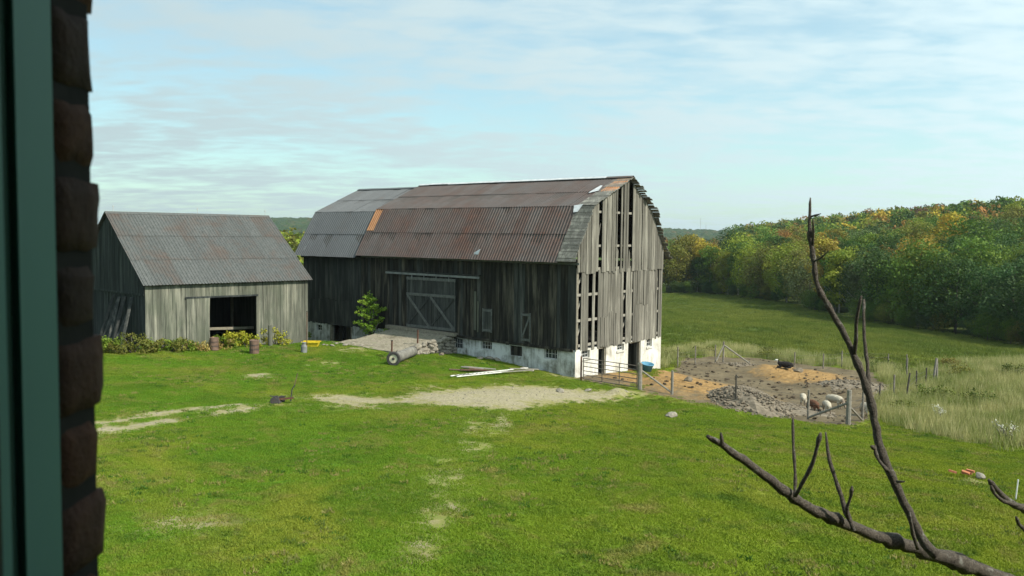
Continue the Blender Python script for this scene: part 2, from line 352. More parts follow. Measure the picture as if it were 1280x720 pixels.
def leafmat(name, usecol=True, c0=None, amt=.34):
    n = NT(name, .65, .2); t_ = n.attr('tone')
    col = n.n('ObjectInfo').outputs['Color'] if usecol else c0
    hsv = n.n('HueSaturation'); n.put(hsv.inputs['Color'], col if not isinstance(col, tuple) else (*col, 1)); n.put(hsv.inputs['Hue'], n.rng(n.attr('hue'), 0, 1, .475, .525)); n.put(hsv.inputs['Value'], n.rng(t_, 0, 1, .45, 1.55))
    n.base(hsv.outputs[0]); n.translucent(hsv.outputs[0], amt); return n.m
M['leaf'] = leafmat('tree_leaves')
n = NT('bark', .9, .1); f = n.noise(n.objco((9, 9, 1.6)), 1, 6, .7); n.base(n.mix(n.rng(f, .3, .7), (.05, .042, .035), (.16, .145, .125))); n.bump(f, .7, .02); M['bark'] = n.m
n = NT('pale_bark', .9, .1); f = n.noise(n.objco((3, 3, 2.0)), 2, 6, .7); n.base(n.mix(n.rng(f, .4, .6), (.42, .40, .36), (.16, .145, .125))); M['pale_bark'] = n.m
n = NT('dead_branch_bark', .9, .15); f = n.noise(n.pos((1, 1, 1)), 75, 8, .75, .6); f2 = n.noise(n.pos(), 14, 6, .7)
c = n.mix(n.rng(f, .3, .7), (.020, .018, .015), (.150, .130, .105)); c = n.mix(n.rng(f2, .57, .68, 0, .85), c, (.23, .23, .20)); n.base(c); n.bump(f, 1.0, .014); M['dead_bark'] = n.m

# ------------------------------------------------------------------ ground sheet
def grow(a, b, step, far_, k=1.12):
    xs = list(np.arange(a, b+1e-6, step)); s_ = step; x = xs[-1]
    while x < far_: s_ *= k; x += s_; xs.append(x)
    s_ = step; x = a; pre = []
    while x > -far_: s_ *= k; x -= s_; pre.append(x)
    return np.array(pre[::-1]+xs)
GX = grow(-34, 44, .34, 5500, 1.07); GY = grow(9, 72, .34, 5500, 1.045)
XX, YY = np.meshgrid(GX, GY)
ZZ = hz(XX, YY)
def vnoise(x, y, sc, seed=0):
    r_ = np.random.RandomState(seed); T = r_.rand(256, 256); x = x/sc; y = y/sc
    xi = np.floor(x).astype(int); yi = np.floor(y).astype(int); fx = x-xi; fy = y-yi; fx = fx*fx*(3-2*fx); fy = fy*fy*(3-2*fy)
    g_ = lambda i, j: T[(yi+j) % 256, (xi+i) % 256]
    return (g_(0,0)*(1-fx)+g_(1,0)*fx)*(1-fy)+(g_(0,1)*(1-fx)+g_(1,1)*fx)*fy
def poly_mask(pts, X, Y, soft):
    P = [gp(*q) if len(q) == 2 else Vector(q) for q in pts]; ins = np.zeros(X.shape, bool); dm_ = np.full(X.shape, 1e9)
    for a, b in zip(P, P[1:]+P[:1]):
        cond = ((a.y > Y) != (b.y > Y)); xi = (b.x-a.x)*(Y-a.y)/((b.y-a.y) if abs(b.y-a.y) > 1e-9 else 1e-9)+a.x
        ins ^= cond & (X < xi)
        dx, dy = b.x-a.x, b.y-a.y; t = np.clip(((X-a.x)*dx+(Y-a.y)*dy)/(dx*dx+dy*dy+1e-9), 0, 1)
        dm_ = np.minimum(dm_, np.hypot(X-a.x-t*dx, Y-a.y-t*dy))
    sd_ = np.where(ins, dm_, -dm_)
    return sstep(-soft, soft, sd_)
def ell(px, py, rx, ry, X, Y, k=1.0):
    c0 = gp(px, py); a = gp(px+rx, py); u = gp(px, py-ry); d_ = gp(px, py+ry); wx = abs(a.x-c0.x); wy = abs(u.y-d_.y)/2
    q = np.hypot((X-c0.x)/wx, (Y-(u.y+d_.y)/2)/wy)
    return k*np.clip(1.25-q*.75, 0, 1)
YARD = [(800,489),(828,463),(850,448),(900,446),(940,447),(1030,458),(1090,465),(1112,484),(1098,500),(1088,526),(1060,533),(1010,528),(965,519),(905,511),(840,497)]
def masks(X, Y):
    nz_ = vnoise(X, Y, 2.2, 3)
    d_ = poly_mask([(478,502),(520,491),(560,487),(620,481),(690,483),(740,488),(800,491),(770,500),(700,504),(645,509),(600,513),(555,509)], X, Y, 2.0)*.9
    tr = poly_mask([(110,536),(200,523),(300,509),(350,503),(345,508),(260,522),(190,533),(110,547)], X, Y, .7)*.88
    tr = np.maximum(tr, poly_mask([(110,527),(170,517),(250,508),(320,503),(320,507),(250,513),(180,523),(110,534)], X, Y, .6)*.78)
    d_ = np.maximum(d_, tr)
    for e in [(430,500,75,7,.8),(410,507,95,8,.6),(320,470,22,4,.75),(540,485,40,6,.45),(630,527,10,12,.85),(545,640,34,28,.58),(560,590,42,30,.50),(520,690,30,28,.50),(600,530,34,14,.5),(590,560,30,16,.42),(230,655,70,18,.48),(590,545,45,14,.40),(480,620,40,12,.3),(410,455,26,4,.55),(640,505,30,10,.8),(60,545,40,8,.6),(700,470,26,4,.45),(440,436,30,5,.5),(1215,603,18,5,.6)]:
        d_ = np.maximum(d_, ell(*e[:4], X, Y, e[4]))
    ym_ = poly_mask(YARD, X, Y, .8)
    ym_ = np.maximum(ym_, ell(770, 474, 50, 9, X, Y, 1.0))
    st_ = np.maximum(ell(868, 484, 66, 13, X, Y), ell(1005, 472, 55, 11, X, Y)); st_ = np.maximum(st_, ell(800, 474, 36, 8, X, Y, .8))
    md_ = poly_mask([(1092,522),(1095,500),(1120,478),(1200,455),(1300,450),(1400,455),(1400,560),(1280,562),(1200,548),(1130,530)], X, Y, 1.6)
    fs_ = poly_mask([(826,459),(828,440),(900,432),(960,440),(1060,452),(1120,462),(1115,480),(1085,466),(1030,459),(940,448),(850,449)], X, Y, .8)
    d_ = d_*np.clip(.30+.80*vnoise(X*.6, Y, 1.7, 91)+.55*vnoise(X*.7, Y, .8, 92), 0, 1.05)
    return d_, ym_, st_, md_, fs_
near = (YY > 5) & (YY < 110) & (np.abs(XX) < 75)
D_ = np.zeros(XX.shape); Y_ = D_.copy(); S_ = D_.copy(); Me_ = D_.copy(); Fs_ = D_.copy()
D_[near], Y_[near], S_[near], Me_[near], Fs_[near] = masks(XX[near], YY[near])
# heaps raised in the terrain sheet itself: straw mound, trampled manure ring
ring = np.zeros(XX.shape)
MOUNDS = []
def add_mound(px, py, rx, ry, h, seed):
    global ZZ
    c0 = gp(px, py); a = gp(px+rx, py); u = gp(px, py-ry); d_ = gp(px, py+ry); wx = abs(a.x-c0.x); wy = abs(u.y-d_.y)/2
    q = np.hypot((XX-c0.x)/wx, (YY-(u.y+d_.y)/2)/wy); m_ = np.clip(1-q*q, 0, 1)
    ZZ = ZZ + h*m_*(.45+.7*vnoise(XX, YY, .9, seed)+.4*vnoise(XX, YY, .4, seed+40)); MOUNDS.append((c0.x, (u.y+d_.y)/2, wx, wy, h))
def top_at(px, py):
    """ground point with the heaped mounds counted in"""
    p_ = gp(px, py)
    for cx_, cy_, wx, wy, h in MOUNDS: p_.z += h*.95*max(0, 1-((p_.x-cx_)/wx)**2-((p_.y-cy_)/wy)**2)
    return p_
for a in [(1000,471,52,10,.30,4),(960,468,30,7,.22,8),(868,486,45,10,.30,5),(1050,486,62,9,.30,6),(935,461,60,6,.25,7),(775,493,18,4,.25,9),(1214,601,14,4,.12,10),(850,491,6,2,.2,12)]: add_mound(*a)
WOODEDGE = [(820,366),(870,366),(900,368),(950,374),(1000,383),(1050,394),(1120,407),(1200,419),(1280,433),(1400,449)]
edge_pts = [gp(*q) for q in WOODEDGE]
edx = np.array([p_.x for p_ in edge_pts]+[120, 140]); edy = np.array([p_.y for p_ in edge_pts]+[70, 40])
def edge_y(x): return np.interp(x, edx, edy)       # unused beyond the first corner of the wood
def in_wood(X, Y):
    # polygon of the wood in plan
    P = [(a, b) for a, b in zip(edx, edy)] + [(700, 40), (700, 760), (90, 760), (30, 300)]
    ins = np.zeros(np.shape(X), bool)
    for a, b in zip(P, P[1:]+P[:1]):
        cond = ((a[1] > Y) != (b[1] > Y)); xi = (b[0]-a[0])*(Y-a[1])/((b[1]-a[1]) or 1e-9)+a[0]; ins ^= cond & (X < xi)
    return ins
WF = in_wood(XX, YY).astype(float)
ny, nx = XX.shape
idx = np.arange(nx*ny).reshape(ny, nx)
F = np.stack([idx[:-1,:-1], idx[:-1,1:], idx[1:,1:], idx[1:,:-1]], -1).reshape(-1, 4)
GF = F
me = npmesh('ground', np.stack([XX, YY, ZZ], -1).reshape(-1, 3), F, {'dirt': D_.ravel(), 'yard': Y_.ravel(), 'straw': S_.ravel(), 'meadow': Me_.ravel(), 'woodfloor': WF.ravel()}, True)
tag(link('ground', me, M['ground']), kind='structure')

# ------------------------------------------------------------------ grass (uncountable: stuff, instanced blades)
def grass_tree(name, mat, per_patch, patch_r, h, rad, tilt, dens, seed, smin=.6, smax=1.3):
    g_ = bpy.data.node_groups.new(name, 'GeometryNodeTree')
    g_.interface.new_socket('Geometry', in_out='INPUT', socket_type='NodeSocketGeometry'); g_.interface.new_socket('Geometry', in_out='OUTPUT', socket_type='NodeSocketGeometry')
    N = lambda t, **p_: (lambda nd: ([setattr(nd, k, v) for k, v in p_.items()], nd)[1])(g_.nodes.new(t)); l_ = g_.links.new
    gi = N('NodeGroupInput'); go = N('NodeGroupOutput')
    circ = N('GeometryNodeMeshCircle', fill_type='NGON'); circ.inputs['Radius'].default_value = patch_r; circ.inputs['Vertices'].default_value = 12
    dp = N('GeometryNodeDistributePointsOnFaces'); dp.inputs['Density'].default_value = per_patch/(3.14*patch_r**2); dp.inputs['Seed'].default_value = seed; l_(circ.outputs[0], dp.inputs['Mesh'])
    cone = N('GeometryNodeMeshCone', fill_type='NONE'); cone.inputs['Vertices'].default_value = 3; cone.inputs['Radius Top'].default_value = 0.0005; cone.inputs['Radius Bottom'].default_value = rad; cone.inputs['Depth'].default_value = h
    io = N('GeometryNodeInstanceOnPoints'); l_(dp.outputs[0], io.inputs['Points']); l_(cone.outputs[0], io.inputs['Instance'])
    rv = N('FunctionNodeRandomValue', data_type='FLOAT_VECTOR'); rv.inputs[0].default_value = (-tilt, -tilt, 0); rv.inputs[1].default_value = (tilt, tilt, 6.28); rv.inputs['Seed'].default_value = seed+1; l_(rv.outputs[0], io.inputs['Rotation'])
    rs = N('FunctionNodeRandomValue', data_type='FLOAT'); rs.inputs[2].default_value = smin; rs.inputs[3].default_value = smax; rs.inputs['Seed'].default_value = seed+2; l_(rs.outputs[1], io.inputs['Scale'])
    rl = N('GeometryNodeRealizeInstances'); l_(io.outputs[0], rl.inputs[0])
    sm_ = N('GeometryNodeSetMaterial'); sm_.inputs['Material'].default_value = mat; l_(rl.outputs[0], sm_.inputs[0])
    na = N('GeometryNodeInputNamedAttribute', data_type='FLOAT'); na.inputs['Name'].default_value = 'dens'
    mu = N('ShaderNodeMath', operation='MULTIPLY'); l_(na.outputs[0], mu.inputs[0]); mu.inputs[1].default_value = dens
    d2 = N('GeometryNodeDistributePointsOnFaces'); l_(gi.outputs[0], d2.inputs['Mesh']); l_(mu.outputs[0], d2.inputs['Density']); d2.inputs['Seed'].default_value = seed+3
    i2 = N('GeometryNodeInstanceOnPoints'); l_(d2.outputs[0], i2.inputs['Points']); l_(sm_.outputs[0], i2.inputs['Instance'])
    r2 = N('FunctionNodeRandomValue', data_type='FLOAT_VECTOR'); r2.inputs[0].default_value = (0, 0, 0); r2.inputs[1].default_value = (0, 0, 6.28); r2.inputs['Seed'].default_value = seed+4; l_(r2.outputs[0], i2.inputs['Rotation'])
    r3 = N('FunctionNodeRandomValue', data_type='FLOAT'); r3.inputs[2].default_value = .7; r3.inputs[3].default_value = 1.25; r3.inputs['Seed'].default_value = seed+5; l_(r3.outputs[1], i2.inputs['Scale'])
    l_(i2.outputs[0], go.inputs[0])
    return g_
def building_clear(X, Y):
    """0 under the barn and the shed, 1 elsewhere"""
    o = np.ones(X.shape)
    for O_, ya, x0, x1, y0, y1 in ((BO, BYAW, -.05, 9.9, -.05, 24.6), (SO, SYAW, -.1, 10.6, -.1, 10.3), (BO, BYAW, -3.9, 0, 9.5, 14.9)):
        dx = X-O_.x; dy = Y-O_.y; u = dx*math.sin(ya)+dy*math.cos(ya); v = -dx*math.cos(ya)+dy*math.sin(ya)
        o[(u > x0) & (u < x1) & (v > y0) & (v < y1)] = 0
    return o
BO = Vector((3.61, 48, 0)); BYAW = .6786; SO = Vector((-20.66, 48, 0)); SYAW = .771
def grass_obj(name, label, cat, mat, x0, x1, y0, y1, step, densfn, cap, **kw):
    """blades stand on the very faces of the ground sheet"""
    sel = (XX > x0) & (XX < x1) & (YY > y0) & (YY < y1) & (np.abs(XX) < .66*YY+3)
    d = np.zeros(XX.shape); d[sel] = (densfn(XX[sel], YY[sel])*building_clear(XX[sel], YY[sel]))
    F_ = GF[d.ravel()[GF].max(1) > .01]
    used, inv = np.unique(F_, return_inverse=True); F_ = inv.reshape(-1, 4)
    V_ = np.stack([XX, YY, ZZ], -1).reshape(-1, 3)[used]
    me_ = npmesh(name, V_, F_, {'dens': d.ravel()[used]})
    o = link(name, me_, mat); m_ = o.modifiers.new('blades', 'NODES'); m_.node_group = grass_tree(name, mat, dens=cap, **kw)
    return tag(o, label, cat, kind='stuff')
def dens_lawn(X, Y):
    d_, y_, s_, m_, f_ = masks(X, Y); nn = vnoise(X, Y, 1.4, 21)
    return np.clip(1.0-np.clip(d_-.12, 0, 1)*1.7-.5*vnoise(X, Y, .7, 77)*d_, 0, 1)*np.clip(1-1.4*y_, 0, 1)*(1-m_)*(.8+.3*nn)*(1-sstep(58, 66, Y))*np.interp(Y, [9, 25, 45, 66], [1, .95, .75, .6])
grass_obj('lawn_grass', 'short bright green lawn grass in front of the barns', 'grass', M['lawn_blade'], -36, 40, 9, 66, .5, dens_lawn, 24,
          per_patch=130, patch_r=.28, h=.040, rad=.010, tilt=1.0, seed=3)
def dens_weeds(X, Y):
    return dens_lawn(X, Y)*sstep(.52, .74, vnoise(X, Y, 1.9, 61)*.6+vnoise(X, Y, .6, 62)*.4)
M['weed_blade'] = blade('weed_blade', lambda n: n.mix(n.rng(n.rand(), .2, .8), (.07, .17, .016), (.34, .31, .10)))
grass_obj('lawn_weeds', 'coarse darker weed and dry grass tufts scattered through the lawn', 'grass', M['weed_blade'], -36, 40, 9, 62, .5, dens_weeds, 9,
          per_patch=22, patch_r=.13, h=.085, rad=.014, tilt=.8, seed=80)
def dens_meadow(X, Y):
    d_, y_, s_, m_, f_ = masks(X, Y)
    return np.clip(m_+.8*f_, 0, 1)*(1-sstep(.3, .6, y_))*(.35+.9*vnoise(X, Y, 2.5, 31))
grass_obj('meadow_grass', 'tall pale seeding grass beside the barnyard', 'grass', M['meadow_blade'], 5, 52, 30, 92, .6, dens_meadow, 7,
          per_patch=55, patch_r=.38, h=.62, rad=.012, tilt=.35, seed=40, smin=.35, smax=1.25)
def dens_field(X, Y):
    d_, y_, s_, m_, f_ = masks(X, Y)
    return (1-sstep(.2, .6, y_))*(1-m_)*(1-f_)*sstep(55, 75, Y)*(~in_wood(X, Y))*np.interp(Y, [60, 120, 230], [1, .5, .2])*(.35+.65*sstep(.3, .7, vnoise(X, Y*.6, 3.0, 41)*.6+vnoise(X, Y, 1.1, 42)*.4))*(X > 0)
grass_obj('field_grass', 'tufted pasture grass on the field below the wood', 'grass', M['field_blade'], 5, 78, 56, 226, 1.0, dens_field, 5.5,
          per_patch=40, patch_r=.5, h=.26, rad=.02, tilt=.6, seed=50)

# ------------------------------------------------------------------ shared pieces
def plank_mesh(seed, nseg=3):
    """unit board: x 0..1 width, y 0..1 thickness, z 0..1 length, with worn ends and a slight wander"""
    r_ = random.Random(seed); V = []; F = []
    for i in range(nseg+1):
        t = i/nseg; a = r_.uniform(-.05, .05); b = r_.uniform(-.05, .05); dzl = r_.uniform(-.006, .006) if i in (0, nseg) else 0; dzr = r_.uniform(-.006, .006) if i in (0, nseg) else 0
        yy = r_.uniform(-.25, .25)
        V += [(a, yy, t+dzl), (1+b, yy, t+dzr), (1+b, 1+yy, t+dzr), (a, 1+yy, t+dzl)]
    for i in range(nseg):
        k = i*4
        for j in range(4): F.append((k+j, k+(j+1) % 4, k+4+(j+1) % 4, k+4+j))
    F += [(3, 2, 1, 0), tuple(nseg*4+j for j in range(4))]
    me = bpy.data.meshes.new('plank'); me.from_pydata(V, [], F); me.update(); return me
PLANKS = {}
def plank(mat_key, parent, origin, along, width, thick, length, rot=0.0, name='plank', out=None):
    """board standing at origin, its width along the unit vector `along` (parent space, horizontal), length up"""
    k = (mat_key, rnd.randrange(5))
    if k not in PLANKS: PLANKS[k] = plank_mesh(k[1]); PLANKS[k].materials.append(M[mat_key])
    o = bpy.data.objects.new(name, PLANKS[k]); C.objects.link(o); o.parent = parent
    ax = Vector(along).normalized(); up = Vector((0, 0, 1)); oy = up.cross(ax)
    m_ = Matrix((ax, oy, up)).transposed().to_4x4()
    o.matrix_local = Matrix.Translation(origin) @ m_ @ Matrix.Rotation(rot, 4, 'Y') @ Matrix.Diagonal((width, thick, length, 1))
    return o
def poly_board(mat, parent, name, pts, thick, axis):
    """board of polygon outline pts (a,z) in a wall plane; axis 'x' -> (a,0,z), 'y' -> (0,a,z); thickness toward minus the other axis"""
    V = []; k = len(pts)
    for d in (0, -thick):
        for a, z in pts: V.append((a, d, z) if axis == 'x' else (d, a, z))
    F = [tuple(range(k)), tuple(range(2*k-1, k-1, -1))]+[(i, i+k, (i+1) % k+k, (i+1) % k) for i in range(k)]
    me = bpy.data.meshes.new(name); me.from_pydata(V, [], F); me.update()
    bm = bmesh.new(); bm.from_mesh(me); bmesh.ops.recalc_face_normals(bm, faces=bm.faces); bm.to_mesh(me); bm.free()
    return link(name, me, mat, parent)
SHEETS = {}
def sheet_mesh(mat, width, length, pitch=.2, depth=.034):
    k = (mat.name, round(width, 2), round(length, 2))
    if k in SHEETS: return SHEETS[k]
    xs = []; n_ = max(1, round(width/pitch)); p_ = width/n_
    for i in range(n_): xs += [(i*p_, 0), (i*p_+p_*.36, 0), (i*p_+p_*.5, depth), (i*p_+p_*.64, depth*.9), (i*p_+p_*.78, 0)]
    xs.append((width, 0)); V = []
    for j in range(3):
        for x, z in xs: V.append((x, length*j/2, z + (.006 if j == 1 else 0)))
    m_ = len(xs); F = [(j*m_+i, j*m_+i+1, (j+1)*m_+i+1, (j+1)*m_+i) for j in range(2) for i in range(m_-1)]
    me = bpy.data.meshes.new('roof_sheet'); me.from_pydata(V, [], F); me.update(); me.materials.append(mat); SHEETS[k] = me; return me
def slope_frame(a, b, flip=False):
    """roof slope from eave point a to top point b in the (cross, z) plane -> unit up-slope and normal, plus length"""
    d = Vector((b[0]-a[0], 0, b[1]-a[1])); ln = d.length; d.normalize(); return d, ln
def wall_open(name, mat, parent, length, z0, z1, thick, openings, axis):
    """solid wall with rectangular openings (a0,a1,b0,b1), outer face on the axis line, body inward"""
    mb = MB(); cuts = sorted(set([0, length]+[o[0] for o in openings]+[o[1] for o in openings]))
    for a, b in zip(cuts, cuts[1:]):
        spans = [(z0, z1)]
        for o in openings:
            if o[0] <= a+1e-6 and o[1] >= b-1e-6:
                ns = []
                for s, e in spans:
                    if o[2] > s: ns.append((s, min(e, o[2])))
                    if o[3] < e: ns.append((max(s, o[3]), e))
                spans = ns
        for s, e in spans:
            if e-s > .01:
                if axis == 'x': mb.box(a, b, 0, thick, s, e)
                else: mb.box(0, thick, a, b, s, e)
    return mb.build(name, mat, parent)
def window(parent, axis, a0, a1, z0, z1, cols, rows, inset=.12, frame_mat='pale_metal', label=None):
    """frame with bars and panes set in a wall opening"""
    w_ = empty('window', (0, 0, 0), 0, parent)
    if label: w_['label'] = label
    def bx(mb, p0, p1, d0, d1, q0, q1): return mb.box(p0, p1, d0, d1, q0, q1) if axis == 'x' else mb.box(d0, d1, p0, p1, q0, q1)
    mb = MB(); t = .05
    bx(mb, a0, a0+t, inset, inset+.06, z0, z1); bx(mb, a1-t, a1, inset, inset+.06, z0, z1); bx(mb, a0+t, a1-t, inset, inset+.06, z0, z0+t); bx(mb, a0+t, a1-t, inset, inset+.06, z1-t, z1)
    mb.build('frame', M[frame_mat], w_)
    mb = MB()
    for i in range(1, cols): x = a0+(a1-a0)*i/cols; bx(mb, x-.012, x+.012, inset+.012, inset+.04, z0+t, z1-t)
    for i in range(1, rows): z = z0+(z1-z0)*i/rows; bx(mb, a0+t, a1-t, inset+.014, inset+.038, z-.012, z+.012)
    mb.build('glazing_bar', M[frame_mat], w_)
    bx(MB(), a0+t, a1-t, inset+.045, inset+.052, z0+t, z1-t).build('pane', M['glass'], w_)
    return w_

# ------------------------------------------------------------------ bank barn
barn = empty('bank_barn', BO, math.pi/2-BYAW)
tag(barn, 'large weathered gambrel-roofed bank barn with rusty tin roof and gappy gable boards', 'barn')
BW, BL, BLJ = 9.83, 24.5, 18.0
PROF = [(-.62, 6.5), (1.32, 9.68), (5.5, 11.5), (8.2, 9.7), (10.25, 6.5)]        # roof underside line (u,z)
def prof_z(u, P=PROF):
    for (a, b), (c_, d) in zip(P, P[1:]):
        if a <= u <= c_: return b+(d-b)*(u-a)/(c_-a)
    return P[-1][1]
FT = 1.52
# foundation: long side (u=0, along v) and gable side (v=0, along u)
win_side = [(8.53, 9.33, .80, 1.47), (6.16, 7.05, .95, 1.47), (3.82, 4.75, .80, 1.40), (1.25, 2.2, .86, 1.47)]
side_open = win_side + [(22.4, 23.05, .85, 1.30), (19.1, 21.5, -2, 1.42)]
wall_open('foundation_wall', M['wash_side'], barn, BL, -1.8, FT, .4, side_open, 'y')
win_gab = [(.62, 1.47, .98, 1.42), (4.42, 5.24, 1.05, 1.45), (7.98, 8.66, .95, 1.47)]
door_gab = [(2.38, 3.22, -2, 1.46), (5.72, 7.25, -2, 1.47)]
fg = wall_open('foundation_wall', M['wash_gable'], barn, BW-.4, -1.8, FT, .4, [(a-.4, b-.4, c_, d) for a, b, c_, d in win_gab+door_gab], 'x'); fg.location = (.4, -.003, 0)
MB().box(0.003, .4, -.003, -.001, -1.8, FT).build('foundation_corner', M['wash_gable'], barn)
fb = wall_open('foundation_wall', M['wash_gable'], barn, BL-.42, -2.6, FT, .4, [], 'y'); fb.location = (BW-.4, .41, 0)
fe = wall_open('foundation_wall', M['wash_gable'], barn, BW-.82, -1.8, FT, .4, [], 'x'); fe.location = (.41, BL-.4, 0)
for i, q in enumerate(win_side):
    if i == 2:
        w_ = empty('boarded_window', (0, 0, 0), 0, barn); a = q[0]
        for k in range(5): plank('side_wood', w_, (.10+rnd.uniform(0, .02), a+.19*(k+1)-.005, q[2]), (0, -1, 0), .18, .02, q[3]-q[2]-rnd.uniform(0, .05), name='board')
    else: window(barn, 'y', *q, 4, 2)
window(barn, 'y', *side_open[4], 2, 2)
for q in win_gab: window(barn, 'x', *q, 3, 2)
for a0, a1, z0, z1 in win_gab: MB().box(a0-.06, a1+.06, -.07, .10, z0-.10, z0-.003).build('window_sill', M['wash_gable'], barn)
for a0, a1, z0, z1 in door_gab:
    mb = MB(); mb.box(a0-.02, a0+.10, .05, .34, -1.5, z1); mb.box(a1-.10, a1+.02, .05, .34, -1.5, z1); mb.box(a0+.10, a1-.10, .05, .34, z1-.10, z1-.002); mb.build('door_frame', M['beam'], barn)
dd = empty('stable_door', (0, 0, 0), 0, barn)      # half-open plank door in the wide opening
for k in range(4): plank('annex_wood', dd, (7.13-.0, .2+.19*k, -.45), (0, 1, 0), .18, .03, 1.8, name='board')
dd2 = empty('stable_door', (0, 0, 0), 0, barn)
for k in range(3): plank('annex_wood', dd2, (3.08, .2+.2*k, -.3), (0, 1, 0), .19, .03, 1.65, name='board')
# floors and hidden sides
MB().box(.3, BW-.3, .3, BL-.3, FT-.05, FT+.05).build('floor', M['dark_deck'], barn)
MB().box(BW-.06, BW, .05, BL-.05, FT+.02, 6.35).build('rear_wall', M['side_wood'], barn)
poly_board(M['side_wood'], barn, 'end_wall', [(0.02, FT)]+[(u+(.62 if i == 0 else -.42 if i == 4 else 0), z-.1) for i, (u, z) in enumerate(PROF)]+[(BW-.02, FT)], .06, 'x').location = (0, BL, 0)
# partition behind the open gable, so the mow reads deep and dark
# long side boards
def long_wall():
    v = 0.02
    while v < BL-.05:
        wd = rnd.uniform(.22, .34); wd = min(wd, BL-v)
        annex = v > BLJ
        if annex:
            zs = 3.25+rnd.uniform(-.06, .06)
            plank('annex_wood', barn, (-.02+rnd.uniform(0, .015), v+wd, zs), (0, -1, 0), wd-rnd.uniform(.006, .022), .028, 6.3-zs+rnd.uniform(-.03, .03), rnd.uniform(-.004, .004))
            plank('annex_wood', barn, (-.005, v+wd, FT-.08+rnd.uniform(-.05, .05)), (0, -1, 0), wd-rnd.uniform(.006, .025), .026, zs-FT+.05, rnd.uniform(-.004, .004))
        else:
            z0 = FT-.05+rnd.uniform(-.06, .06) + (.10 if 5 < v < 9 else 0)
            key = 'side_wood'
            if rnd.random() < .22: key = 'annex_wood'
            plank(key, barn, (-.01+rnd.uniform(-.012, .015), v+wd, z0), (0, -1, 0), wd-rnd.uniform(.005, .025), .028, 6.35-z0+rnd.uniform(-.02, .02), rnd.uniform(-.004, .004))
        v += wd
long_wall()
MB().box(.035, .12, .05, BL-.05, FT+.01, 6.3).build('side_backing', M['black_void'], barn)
MB().bar((-.10, -.25, 6.42), (-.10, BLJ, 6.42), .05, .12).build('eave_board', M['brace_wood'], barn)
MB().bar((-.10, BLJ+.02, 6.28), (-.10, BL+.2, 6.28), .05, .16).build('eave_board', M['annex_wood'], barn)
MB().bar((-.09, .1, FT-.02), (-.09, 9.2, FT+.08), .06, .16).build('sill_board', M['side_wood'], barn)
# gable boards
GAPS_LO = [(.10, .50), (1.24, 1.62), (1.9, 2.22), (5.03, 5.34), (6.06, 6.2), (9.22, 9.38)]
GAPS_UP = [(2.15, 2.48), (3.98, 4.05), (4.16, 4.52), (4.72, 4.88), (5.38, 5.88), (7.0, 7.07)]
def fill(lo, hi, gaps, wmin, wmax):
    segs = []; a = lo
    for g0, g1 in gaps+[(hi, hi)]:
        if g0 > a+.02:
            L_ = g0-a; k = max(1, round(L_/((wmin+wmax)/2))); ws = [rnd.uniform(wmin, wmax) for _ in range(k)]; s_ = L_/sum(ws)
            for q in ws: segs.append((a, a+q*s_)); a += q*s_
        a = g1
    return segs
for a, b in fill(0.0, BW, GAPS_LO, .20, .33):
    g_ = rnd.uniform(.006, .045); z0 = FT-.06+rnd.uniform(-.05, .04); yo = -.03+rnd.uniform(-.012, .012)
    plank('gable_wood', barn, (a, yo, z0), (1, 0, 0), b-a-g_, .028, 6.05-z0, rnd.uniform(-.006, .006))
for a, b, z0, z1 in [(2.5, 2.85, 1.5, 3.25), (2.95, 3.4, 1.5, 3.2), (3.45, 3.9, 1.5, 3.5), (3.95, 4.3, 1.45, 3.35), (6.6, 7.3, 3.8, 5.9), (7.4, 8.0, 3.7, 5.9)]:   # patches nailed over the lower ends
    m_ = (a+b)/2
    plank('gable_wood', barn, (a, -.062, z0), (1, 0, 0), m_-a-.01, .025, z1-z0, rnd.uniform(-.01, .01)); plank('gable_wood', barn, (m_, -.064, z0+.04), (1, 0, 0), b-m_-.01, .025, z1-z0, rnd.uniform(-.01, .01))
for a, b in fill(0.02, BW-.02, GAPS_UP, .19, .32):
    g_ = rnd.uniform(.006, .045); b2 = b-g_; zb = 5.9+rnd.uniform(-.10, .05)
    top = [(a, prof_z(a)-.06)]; brk = [p for p in PROF if a < p[0] < b2]
    pts = [(a, zb), (b2, zb-rnd.uniform(-.03, .03)), (b2, prof_z(b2)-.06)]+[(p[0], p[1]-.06) for p in brk]+[(a, prof_z(a)-.06)]
    o = poly_board(M['gable_wood'], barn, 'plank', pts, .028, 'x'); o.location = (0, -.045+rnd.uniform(-.012, .012), 0)
# broken boards hanging loose in the gap
poly_board(M['gable_wood'], barn, 'broken_board', [(2.18, 8.0), (2.30, 8.05), (2.46, 8.75), (2.34, 8.6)], .025, 'x').location = (0, .05, 0)
poly_board(M['gable_wood'], barn, 'broken_board', [(4.2, 6.0), (4.32, 6.0), (4.40, 7.1), (4.28, 7.3)], .025, 'x').location = (0, .02, 0)
poly_board(M['gable_wood'], barn, 'broken_board', [(5.5, 5.95), (5.8, 5.95), (5.72, 7.0), (5.6, 7.2)], .025, 'x').location = (0, .02, 0)
